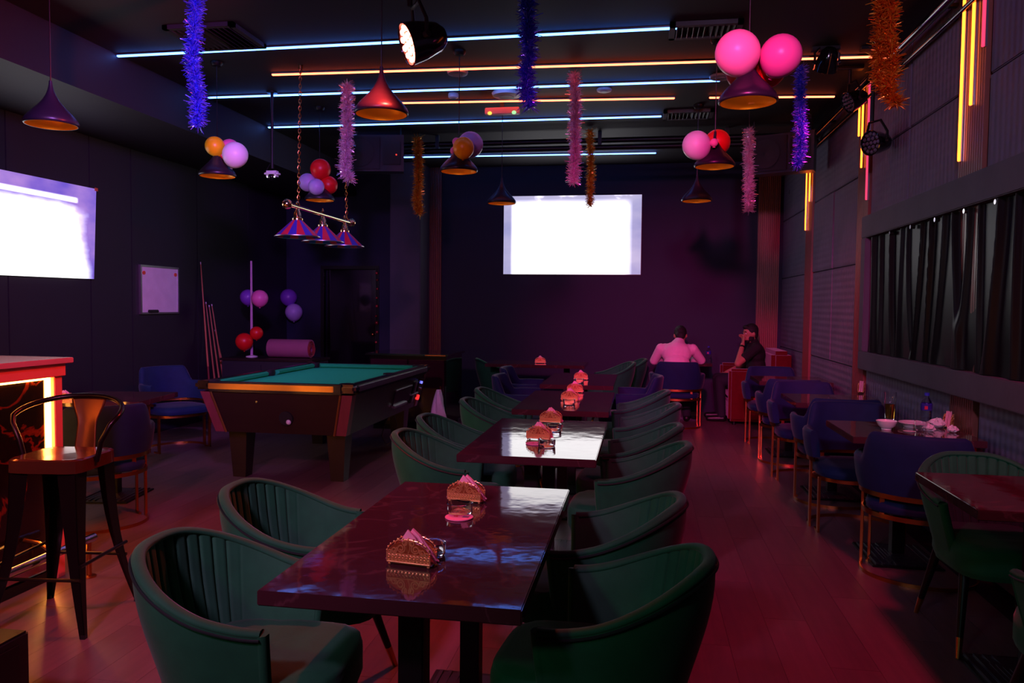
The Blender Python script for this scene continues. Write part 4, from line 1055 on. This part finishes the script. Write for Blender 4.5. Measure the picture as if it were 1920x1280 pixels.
# ------------------------------------------------------------------ bar counter and stool
bx, by = -2.99, 3.60
t = thing('bar_counter', 'bar counter end with a red slab top and glowing amber light strips', 'bar counter', (bx, by, 0))
dark_panel = marble('bar_panel', sr(26, 14, 12), sr(120, 40, 16), .07)  # red veins paint in the wavy reflection of the light strips
red_fascia = mat('bar_fascia', sr(238, 120, 105), .4); 
MB().bb((-1.45, -2.3, .06), (-.045, -.02, 1.06)).build('body', black_paint, t, smooth=False)
for y0_, y1_ in ((-.62, -.09), (-1.18, -.64), (-1.74, -1.20), (-2.28, -1.76)): MB().bb((-.045, y0_, .13), (-.03, y1_, 1.055), bev=.003).build('front_panel', dark_panel, t)
MB().bb((-.05, -.055, .0), (.0, .0, 1.06), bev=.003).build('end_post', red_fascia, t)
MB().bb((-.05, -2.3, 1.06), (.012, .012, 1.125), bev=.003).build('fascia', red_fascia, t)
MB().bb((-1.50, -2.32, 1.125), (.03, .05, 1.155), bev=.004).build('slab_top', mat('bar_slab', sr(200, 130, 140), .15), t)
MB().bb((-.035, -.085, .10), (-.020, -.058, 1.055)).build('vertical_led', led_bar, t, smooth=False)
MB().bb((-.03, -2.28, 1.047), (-.018, -.09, 1.058)).build('top_led', led_bar, t, smooth=False)
MB().bb((-1.42, -.02, 1.03), (-.06, -.006, 1.05)).build('added_end_led', led_bar, t, smooth=False)  # unseen strip added so the pool table trim reflects amber
for xq in (-1.40, -.95, -.50): MB().bb((xq-.012, -.02, .10), (xq+.012, -.006, 1.0)).build('added_end_led', led_bar, t, smooth=False)  # more unseen strips added for the same reflection
MB().bb((-.04, -2.3, .0), (-.02, -.02, .05)).build('plinth', black_metal, t, smooth=False)
MB().bb((-.045, -2.28, .065), (-.02, -.0, .10)).build('kick_strip', mat('kick_metal', sr(190, 150, 190), .2, 1.0), t, smooth=False)
fr_ = MB().cyl((.14, -2.25, .20), (.14, .04, .20), .022, n=14).build('foot_rail', chrome, t)
for yq in (-2.0, -1.2, -.25): MB().tube([(-.02, yq, .26), (.06, yq, .25), (.14, yq, .2)], .011, 8).build('rail_bracket', brass, fr_)
MB().cyl((.14, .0, 0), (.14, .0, .2), .013, n=10).build('rail_foot', brass, fr_); MB().lathe([(0, 0), (.035, 0), (.035, .006), (0, .012)], 16, c=(.14, 0, 0)).build('foot_flange', brass, fr_)
# stool: square sheet-metal seat, hoop back with central splat
stm = mat('gunmetal', sr(46, 34, 34), .3, .8)
t = thing('bar_stool', 'dark metal bar stool with a hoop back standing by the bar', 'bar stool', (-2.585, 3.11, 0), R(187))
zs_ = .76
def seat(u, v):
    a = 2*PI*u; q = 1/((abs(math.cos(a))**7+abs(math.sin(a))**7)**(1/7)); prof = [(0, zs_-.004), (.8, zs_-.002), (.95, zs_), (1, zs_-.006), (1.01, zs_-.06), (.99, zs_-.06), (.96, zs_-.012), (0, zs_-.014)]
    k = v*7; i = min(int(k), 6); f = k-i; r = prof[i][0]*(1-f)+prof[i+1][0]*f; z = prof[i][1]*(1-f)+prof[i+1][1]*f; return (.165*q*r*math.cos(a), .165*q*r*math.sin(a), z)
MB().grid(seat, 48, 8, wrapu=True).build('seat', mat('stool_seat', sr(112, 62, 40), .16, .6), t, ang=35)
feet = []
for sx in (-1, 1):
    for sy in (-1, 1):
        m = MB(); a = Vector((sx*.150, sy*.150, zs_-.05)); b = Vector((sx*.225, sy*.225, 0)); rg = []
        for k in range(9):
            f = k/8; c = a.lerp(b, f); wq = .062*(1-f)+.022; c -= Vector((sx, sy, 0))*.02*math.sin(PI*f); rg.append((c, wq))
        for k in range(8):
            (c0, w0), (c1, w1) = rg[k], rg[k+1]
            for dx, dy in ((1, 0), (0, 1)):
                e0, e1 = Vector((-sx*dx*w0, -sy*dy*w0, 0)), Vector((-sx*dx*w1, -sy*dy*w1, 0)); th = Vector((-sx*dy*.004, -sy*dx*.004, 0))
                m.add([c0, c0+e0, c1+e1, c1, c0+th, c0+e0+th, c1+e1+th, c1+th], [(0, 1, 2, 3), (7, 6, 5, 4), (0, 4, 5, 1), (2, 6, 7, 3), (1, 5, 6, 2), (0, 3, 7, 4)])
        lg = m.build('leg', stm, t, ang=50); MB().box((b.x-sx*.008, b.y-sy*.008, .008), (.02, .02, .016)).build('rubber_foot', black_plastic, lg)
for i in range(4):
    c = [(-1, -1), (1, -1), (1, 1), (-1, 1)]; p0, p1 = c[i], c[(i+1) % 4]; k = .185
    MB().cyl((p0[0]*k, p0[1]*k, .30 if i % 2 else .24), (p1[0]*k, p1[1]*k, .30 if i % 2 else .24), .008, n=8).build('brace', stm, t)
pts = []
for k in range(33):
    a = -.10*PI+1.20*PI*k/32 ; hx = .245*math.cos(a); hy = -.02-.185*math.sin(a) if math.sin(a) > 0 else -.02-.05*math.sin(a)
    hz = zs_+.165+.075*max(0, math.sin(a))**.8; pts.append((hx, hy, hz))
pts = [(.168, .02, zs_-.03), (.19, .02, zs_+.06), (.228, .01, zs_+.135)]+pts[2:-2]+[(-.228, .01, zs_+.135), (-.19, .02, zs_+.06), (-.168, .02, zs_-.03)]
MB().tube(pts, .012, 8).build('hoop', stm, t, ang=70)
def splat(u, v):
    z = zs_-.02+(.255)*v; hwid = .040+.045*smooth(.45, 1.0, v)+.012*(1-v); y = -.165-.045*v-.008*math.cos(PI*(u-.5)); return ((u-.5)*2*hwid, y, z)
sm = MB().grid(splat, 13, 16).build('splat', mat('splat_metal', sr(124, 70, 44), .3, .8), t, ang=60); sm.modifiers.new('sheet', 'SOLIDIFY').thickness = .004
# subwoofer at the bottom left corner
a = pz(56, 1180, .36)
t = thing('subwoofer', 'black speaker box cut off at the bottom left corner', 'speaker', (a.x-.26, a.y-.27, 0))
MB().bb((-.25, -.27, .02), (.26, .27, .36), bev=.008).build('box', black_plastic, t)
MB().bb((.26, -.22, .05), (.265, .22, .33)).build('grille', black_metal, t, smooth=False)
MB().bb((-.12, -.10, .358), (.12, .02, .364), bev=.002).build('handle_recess', gloss_black, t)
for sx in (-.2, .2):
    for sy in (-.2, .2): MB().cyl((sx, sy, 0), (sx, sy, .02), .02, n=10).build('foot', black_plastic, t)

# ------------------------------------------------------------------ loudspeakers and ceiling fittings
def pa_speaker(loc, rz, label, led=True):
    t = thing('loudspeaker', label, 'loudspeaker', loc, rz, 'hanging loudspeakers')
    poly = [(-.36, -.19), (.36, -.19), (.36, .19), (-.36, .19)]
    vs = [(-.36, -.16, -.2), (.36, -.16, -.2), (.30, .2, -.17), (-.30, .2, -.17), (-.36, -.16, .2), (.36, -.16, .2), (.30, .2, .17), (-.30, .2, .17)]
    MB().add(vs, [(3, 2, 1, 0), (4, 5, 6, 7), (0, 1, 5, 4), (1, 2, 6, 5), (2, 3, 7, 6), (3, 0, 4, 7)]).build('cabinet', black_plastic, t, smooth=False)
    MB().bb((-.34, -.175, -.18), (.10, -.16, .18), bev=.006).build('grille', black_metal, t)
    MB().lathe([(.14, 0), (.15, .012), (.03, .006), (0, .02)], 28, M=Matrix.Translation((-.12, -.176, 0)) @ Matrix.Rotation(PI/2, 4, 'X')).build('woofer_ring', black_paint, t)
    MB().bb((.13, -.172, -.13), (.33, -.16, .13), bev=.02).build('horn', black_paint, t)
    for s in (-.3, .3): MB().cyl((s, 0, .19), (s, 0, ZC-loc[2]), .010, n=8).build('drop_rod', black_metal, t)
    if led: MB().cyl((.28, -.18, -.02), (.28, -.165, -.02), .008, n=10).build('power_led', emitter('led_red_dot', (1, .05, .03), 1.5), t)
pa_speaker(py(702, 292, 8.45), R(8), 'black loudspeaker hung at the ceiling left of the gold tinsel')
pa_speaker(py(1466, 292, 8.55), R(-25), 'black loudspeaker hung in the right corner behind the blue tinsel', False)
def vent(u, v, wx, wy, label, vm=None):
    vm = vm or mat('vent_grey', sr(86, 84, 92), .5)
    p = pz(u, v, ZC); t = thing('air_vent', label, 'vent', p, 0, 'square ceiling air vents'); m = MB()
    for s in (-1, 1): m.bb((-wx/2, s*(wy/2-.02)-.02, -.03), (wx/2, s*(wy/2-.02)+.02, 0)); m.bb((s*(wx/2-.02)-.02, -wy/2, -.03), (s*(wx/2-.02)+.02, wy/2, 0))
    m.build('frame', vm, t, smooth=False)
    MB().bb((-wx/2+.03, -wy/2+.03, -.004), (wx/2-.03, wy/2-.03, -.001)).build('backing', pocket_blk, t, smooth=False)
    n = 11
    for i in range(n):
        x = -wx/2+.06+(wx-.12)*i/(n-1); MB().box((0, 0, 0), (.004, wy-.08, .035), rot=Matrix.Rotation(.6 if i < n/2 else -.6, 3, 'Y')).build('louvre', vm, t, loc=(x, 0, -.02), smooth=False)
vent(1322, 52, .50, .30, 'ceiling air vent right of the nearest blue strip end, behind the pink balloons')
vent(1290, 212, .50, .34, 'ceiling air vent at the right end of the third blue strip')
vent(405, 66, .55, .5, 'dark ceiling air vent at the upper left behind the blue tinsel', black_paint)
def disc(u, v, r, h, m, label, nm, cat):
    p = pz(u, v, ZC); t = thing(nm, label, cat, p)
    MB().lathe([(0, 0), (r*.9, 0), (r, -h*.3), (r*.92, -h*.8), (r*.6, -h), (0, -h)], 32).build('cover', m, t); MB().lathe([(0, 0), (r*.5, 0), (r*.5, -.004-h), (0, -.005-h)], 20).build('ring', mat('pale_grey', sr(150, 145, 155), .4), t)
disc(950, 172, .14, .05, white_plastic, 'white disc-shaped wireless unit on the ceiling behind the blue tinsel', 'access_point', 'wireless unit')
disc(858, 132, .09, .04, mat('pale_grey', sr(150, 145, 155), .4), 'grey ceiling speaker disc above the smoke detector', 'ceiling_speaker', 'speaker')
disc(850, 175, .05, .05, white_plastic, 'small smoke detector between the first blue and second orange strips', 'smoke_detector', 'smoke detector')
disc(1133, 166, .07, .03, white_plastic, 'small round ceiling detector right of the pink tinsel', 'smoke_detector', 'smoke detector')
disc(1352, 141, .10, .03, mat('pale_grey', sr(150, 145, 155), .4), 'grey ceiling disc below the left big pink balloon', 'ceiling_speaker', 'speaker')
p = pz(942, 208, ZC-.09)
t = thing('emergency_light', 'small red and white emergency light box on the ceiling with glowing ends', 'emergency light', (p.x, p.y, ZC))
MB().bb((-.02, -.02, -.06), (.02, .02, 0)).build('stem', black_metal, t, smooth=False); MB().bb((-.17, -.03, -.125), (.17, .03, -.06), bev=.006).build('box', mat('emergency_pink', sr(235, 160, 150), .4), t)
for s, cc in ((-1, (1, .75, .1)), (1, (.4, 1, .4))): MB().ball((s*.12, -.03, -.115), (.022, .015, .018), 12).build('lamp', emitter('em_%d' % s, cc, 1.2), t)
p = pz(510, 172, ZC)
t = thing('ceiling_camera', 'small white camera unit on a thin black drop pole near the pool lamp', 'camera unit', (p.x, p.y, ZC)); zc2 = zpix(p.x, p.y, 326)-ZC
MB().cyl((0, 0, 0), (0, 0, zc2+.05), .014, n=10).build('drop_pole', black_metal, t); MB().lathe([(0, 0), (.05, 0), (.05, -.012), (0, -.014)], 20).build('ceiling_plate', black_metal, t)
MB().box((0, 0, zc2), (.14, .09, .055), bev=.02).build('housing', white_plastic, t); MB().ball((0, -.01, zc2-.03), (.04, .04, .03), 14).build('dome', gloss_black, t)
for s in (-1, 1): MB().ball((s*.035, -.03, zc2-.032), .008, 10).build('lens', emitter('lens_glint', (.9, .85, 1), 1.5), t)  # glints on the lenses put in as a white glow
MB().tube([(0, 0, zc2+.12), (-.05, 0, zc2+.05), (-.06, 0, zc2)], .006, 6).build('bracket', black_metal, t)

# ------------------------------------------------------------------ sofa and people at the back
t = thing('sofa', 'dark red upholstered sofa in the back right corner', 'sofa', (1.46, 10.39, 0))
MB().bb((-.36, -.46, .05), (.36, .46, .28), bev=.02).build('base', red_fab, t)
MB().bb((-.36, -.455, .28), (.16, .455, .44), bev=.05).build('seat_cushion', red_fab, t)
MB().bb((.14, -.46, .28), (.38, .46, .92), bev=.05).build('backrest', red_fab, t)
for sy in (-1, 1): MB().bb((-.38, sy*.525-.065, .05), (.36, sy*.525+.065, .70), bev=.03).build('armrest', red_fab, t)
for sx in (-.3, .3):
    for sy in (-.5, .5): MB().cyl((sx, sy, 0), (sx, sy, .06), .02, n=10).build('foot', black_metal, t)

def blob(prims, name, m, parent, voxel=.009, sm=4):
    b = MB()
    for p in prims:
        if p[0] == 'c':
            _, a, c, r0, r1 = p; a, c = Vector(a), Vector(c); d = c-a; n = max(2, int(d.length/(.45*min(r0, r1)))+1)
            for k in range(n+1): f = k/n; r = r0+(r1-r0)*f; b.ball(tuple(a.lerp(c, f)), r, 12)
        elif p[0] == 'e':
            M = Matrix.Translation(p[1]) @ (p[3].to_4x4() if len(p) > 3 else Matrix.Identity(4)); b.ball((0, 0, 0), p[2], 20, M=M)
    me = b.mesh(name, False); o = bpy.data.objects.new(name, me); C.objects.link(o)
    md = o.modifiers.new('r', 'REMESH'); md.mode = 'VOXEL'; md.voxel_size = voxel
    s2 = o.modifiers.new('s', 'SMOOTH'); s2.iterations = sm; s2.factor = .5
    dg = bpy.context.evaluated_depsgraph_get(); dg.update(); nm = bpy.data.meshes.new_from_object(o.evaluated_get(dg)); o.modifiers.clear(); o.data = nm
    nm.polygons.foreach_set('use_smooth', [True]*len(nm.polygons)); nm.materials.clear(); nm.materials.append(m); o.parent = parent
    return o
skin = mat('skin', sr(176, 120, 96), .55); hairm = mat('dark_hair', sr(18, 14, 14), .7, bump=(120, .5, .01)); denim = mat('dark_trousers', sr(30, 30, 42), .85)
white_shirt = mat('light_shirt', sr(240, 186, 214), .75, bump=(16, .35, .02)); black_tee = mat('black_tee', sr(20, 18, 22), .85, bump=(18, .3, .015)); shoe = mat('dark_shoe', sr(18, 16, 18), .4)
def hand(prims, wrist, fwd, side, up, curl=.5, s=1.0):
    """palm, four unequal bent fingers and a thumb leaving the side of the palm"""
    w_, f, sd, u = Vector(wrist), Vector(fwd).normalized(), Vector(side).normalized(), Vector(up).normalized()
    pc_ = w_+f*.045*s
    for k in (-1.4, -.5, .5, 1.4): prims.append(('c', w_+f*.01+sd*k*.012*s, w_+f*.085*s+sd*k*.019*s, .015*s, .0115*s))
    for k, ln in ((-1.5, .066), (-.5, .080), (.5, .076), (1.5, .060)):
        a = w_+f*.088*s+sd*k*.019*s; d1 = (f*math.cos(curl*.6)-u*math.sin(curl*.6)); b = a+d1*ln*.5*s; d2 = (f*math.cos(curl*1.5)-u*math.sin(curl*1.5)); c = b+d2*ln*.32*s; d3 = (f*math.cos(curl*2.2)-u*math.sin(curl*2.2)); e_ = c+d3*ln*.25*s
        prims += [('c', a, b, .0095*s, .009*s), ('c', b, c, .009*s, .0085*s), ('c', c, e_, .0085*s, .0075*s)]
    a = w_+f*.028*s-sd*.026*s; b = a+(f*.6-sd*.8-u*.2).normalized()*.04*s; c = b+(f*.95-sd*.25-u*.3).normalized()*.03*s
    prims += [('c', a, b, .0125*s, .0105*s), ('c', b, c, .0105*s, .009*s)]
def head(prims, c, fwd, up):
    c, f = Vector(c), Vector(fwd).normalized(); u = (Vector(up)-f*Vector(up).dot(f)).normalized(); s = f.cross(u)
    Rm = Matrix((s, f, u)).transposed()
    prims += [('e', c+u*.018, (.074, .092, .100), Rm), ('e', c+f*.022-u*.052, (.056, .066, .066), Rm), ('e', c+f*.055-u*.092, (.026, .022, .020), Rm),
              ('c', c+f*.086+u*.012, c+f*.108-u*.028, .008, .013), ('e', c+f*.088-u*.058, (.022, .010, .006), Rm), ('e', c+f*.086-u*.070, (.019, .010, .007), Rm)]
    for sg in (-1, 1): prims += [('e', c+s*sg*.076-f*.008-u*.008, (.010, .018, .030), Rm), ('e', c+f*.082+s*sg*.03+u*.026, (.022, .010, .006), Rm)]
    return Rm, s, f, u
def face_parts(P, c, s, f, u, brow=True):
    for sg in (-1, 1):
        MB().ball(tuple(Vector(c)+f*.076+s*sg*.030+u*.010), .0115, 10).build('eye', mat('eye_white', sr(220, 215, 210), .2), P)
        if brow: MB().tube([Vector(c)+f*.087+s*sg*.012+u*.030, Vector(c)+f*.088+s*sg*.03+u*.036, Vector(c)+f*.078+s*sg*.048+u*.030], .005, 6).build('eyebrow', hairm, P)

# man in the light shirt: seated, seen from behind, leaning on the table with his elbows
P1 = thing('person', 'man in a light shirt seated with his back to the camera, leaning on a table', 'person', (.44, 9.62, 0))
hipL, hipR = Vector((-.10, .05, .56)), Vector((.10, .05, .56)); chest = Vector((0, .17, .90)); neck = Vector((.03, .25, 1.005)); hc = Vector((.05, .32, 1.095))
shL, shR = Vector((-.190, .20, .935)), Vector((.195, .20, .935)); elL, elR = Vector((-.27, .30, .775)), Vector((.31, .32, .79)); wrL, wrR = Vector((-.10, .50, .795)), Vector((.12, .52, .795))
pr = []
torso = [('e', (0, .04, .60), (.165, .125, .11)), ('e', (0, .10, .74), (.155, .115, .14)), ('e', (0, .165, .88), (.175, .118, .14)), ('c', shL+Vector((.05, 0, -.02)), shR+Vector((-.05, 0, -.02)), .075, .075), ('c', chest, neck, .125, .066)]
pr += torso+[('c', neck-Vector((0, .02, .02)), hc-Vector((0, .0, .03)), .056, .052)]
for s_, e_, w_ in ((shL, elL, wrL), (shR, elR, wrR)): pr += [('c', s_, e_, .052, .042), ('c', e_, w_, .042, .028)]
hand(pr, wrL, (1, .5, 0), (.4, -.9, 0), (0, 0, 1), .4); hand(pr, wrR, (-1, .5, 0), (.4, .9, 0), (0, 0, 1), .4)
for sx, h in ((-1, hipL), (1, hipR)):
    kn = Vector((sx*.14, .46, .54)); an = Vector((sx*.15, .42, .09)); pr += [('c', h, kn, .078, .056), ('c', kn, an, .054, .036), ('c', an-Vector((0, 0, .04)), an+Vector((0, .15, -.055)), .04, .03)]
Rm, s, f, u = head(pr, hc, (.05, .78, -.62), (0, .5, 1))
blob(pr, 'body', skin, P1, .008)
ss = [('e', q[1], tuple(x*1.07 for x in q[2])) if q[0] == 'e' else ('c', q[1], q[2], q[3]+.012, q[4]+.010) for q in torso]
for s_, e_, w_ in ((shL, elL, wrL), (shR, elR, wrR)): ss += [('c', s_, e_, .066, .056), ('c', e_, e_.lerp(w_, .85), .056, .042)]
ss += [('c', neck+Vector((0, -.03, -.02)), neck+Vector((0, -.01, .008)), .074, .066)]
blob(ss, 'shirt', white_shirt, P1, .009, 2)
tt = []
for sx, h in ((-1, hipL), (1, hipR)):
    kn = Vector((sx*.14, .46, .54)); an = Vector((sx*.15, .42, .09)); tt += [('c', h, kn, .092, .070), ('c', kn, an, .068, .055)]
tt += [('e', (0, .05, .575), (.18, .14, .095))]
blob(tt, 'trousers', denim, P1, .010, 3)
for sx in (-1, 1): blob([('c', (sx*.15, .40, .045), (sx*.16, .58, .038), .045, .036)], 'shoe', shoe, P1, .009)
blob([('e', hc+u*.034-f*.018, (.080, .094, .094), Rm), ('e', hc-f*.05-u*.02, (.066, .050, .070), Rm)], 'hair', hairm, P1, .008, 2)
face_parts(P1, hc, s, f, u)
# man in the black shirt: on the sofa, facing left, hand at his mouth, elbow on the armrest
P2 = thing('person', 'bearded man in a black shirt on the red sofa, hand at his mouth', 'person', (1.40, 10.28, 0))
hipN, hipF = Vector((.05, -.10, .53)), Vector((.05, .10, .53)); neck = Vector((.02, 0, 1.015)); hc = Vector((-.015, -.02, 1.125))
shN, shF = Vector((.04, -.185, .955)), Vector((.04, .185, .955)); elN, wrN = Vector((-.20, -.30, .755)), Vector((-.125, -.13, .99)); elF, wrF = Vector((-.06, .27, .70)), Vector((-.28, .20, .60))
torso = [('e', (.05, 0, .57), (.125, .165, .11)), ('e', (.06, 0, .71), (.115, .155, .14)), ('e', (.05, 0, .86), (.118, .172, .14)), ('c', shN+Vector((0, .05, -.02)), shF+Vector((0, -.05, -.02)), .075, .075), ('c', (.05, 0, .88), neck, .10, .062)]
pr = torso+[('c', neck, hc-Vector((0, 0, .04)), .056, .052)]
for s_, e_, w_ in ((shN, elN, wrN), (shF, elF, wrF)): pr += [('c', s_, e_, .052, .043), ('c', e_, w_, .043, .029)]
hand(pr, wrN, (.15, .55, .75), (.3, -.7, .5), (-1, .1, .2), -.7); hand(pr, wrF, (-1, -.2, -.2), (0, 1, 0), (0, 0, 1), .5)
legs = []
for h, yk in ((hipN, -.15), (hipF, .14)):
    kn = Vector((-.40, yk, .53)); an = Vector((-.37, yk*1.1, .09)); legs.append((h, kn, an)); pr += [('c', h, kn, .078, .056), ('c', kn, an, .054, .036), ('c', an-Vector((0, 0, .04)), an+Vector((-.15, 0, -.055)), .04, .03)]
Rm, s, f, u = head(pr, hc, (-.93, -.32, -.12), (0, 0, 1))
blob(pr, 'body', skin, P2, .008)
ss = [('e', q[1], tuple(x*1.07 for x in q[2])) if q[0] == 'e' else ('c', q[1], q[2], q[3]+.012, q[4]+.008) for q in torso]
for s_, e_ in ((shN, elN), (shF, elF)): ss += [('c', s_, s_.lerp(e_, .6), .068, .062)]
blob(ss, 'shirt', black_tee, P2, .009, 2)
tt = [('e', (.03, 0, .545), (.14, .18, .095))]
for h, kn, an in legs: tt += [('c', h, kn, .092, .070), ('c', kn, an, .068, .055)]
blob(tt, 'trousers', denim, P2, .010, 3)
for h, kn, an in legs: blob([('c', an+Vector((.02, 0, -.045)), an+Vector((-.16, 0, -.052)), .045, .036)], 'shoe', shoe, P2, .009)
blob([('e', hc+u*.036-f*.014, (.081, .094, .096), Rm), ('e', hc-f*.048-u*.01, (.068, .050, .070), Rm), ('e', hc+f*.055+u*.088, (.05, .04, .03), Rm)], 'hair', hairm, P2, .008, 2)
blob([('e', hc+f*.052-u*.088, (.042, .036, .032), Rm), ('e', hc+f*.02-u*.06+s*.05, (.014, .04, .04), Rm), ('e', hc+f*.02-u*.06-s*.05, (.014, .04, .04), Rm), ('e', hc+f*.088-u*.044, (.026, .010, .007), Rm)], 'beard', hairm, P2, .006, 2)
face_parts(P2, hc, s, f, u)
wd_ = elN.lerp(wrN, .86); MB().lathe([(.028, -.012), (.034, -.010), (.034, .010), (.028, .012)], 20, M=Matrix.Translation(wd_) @ look(wrN-elN).to_4x4()).build('wristwatch', black_metal, P2)
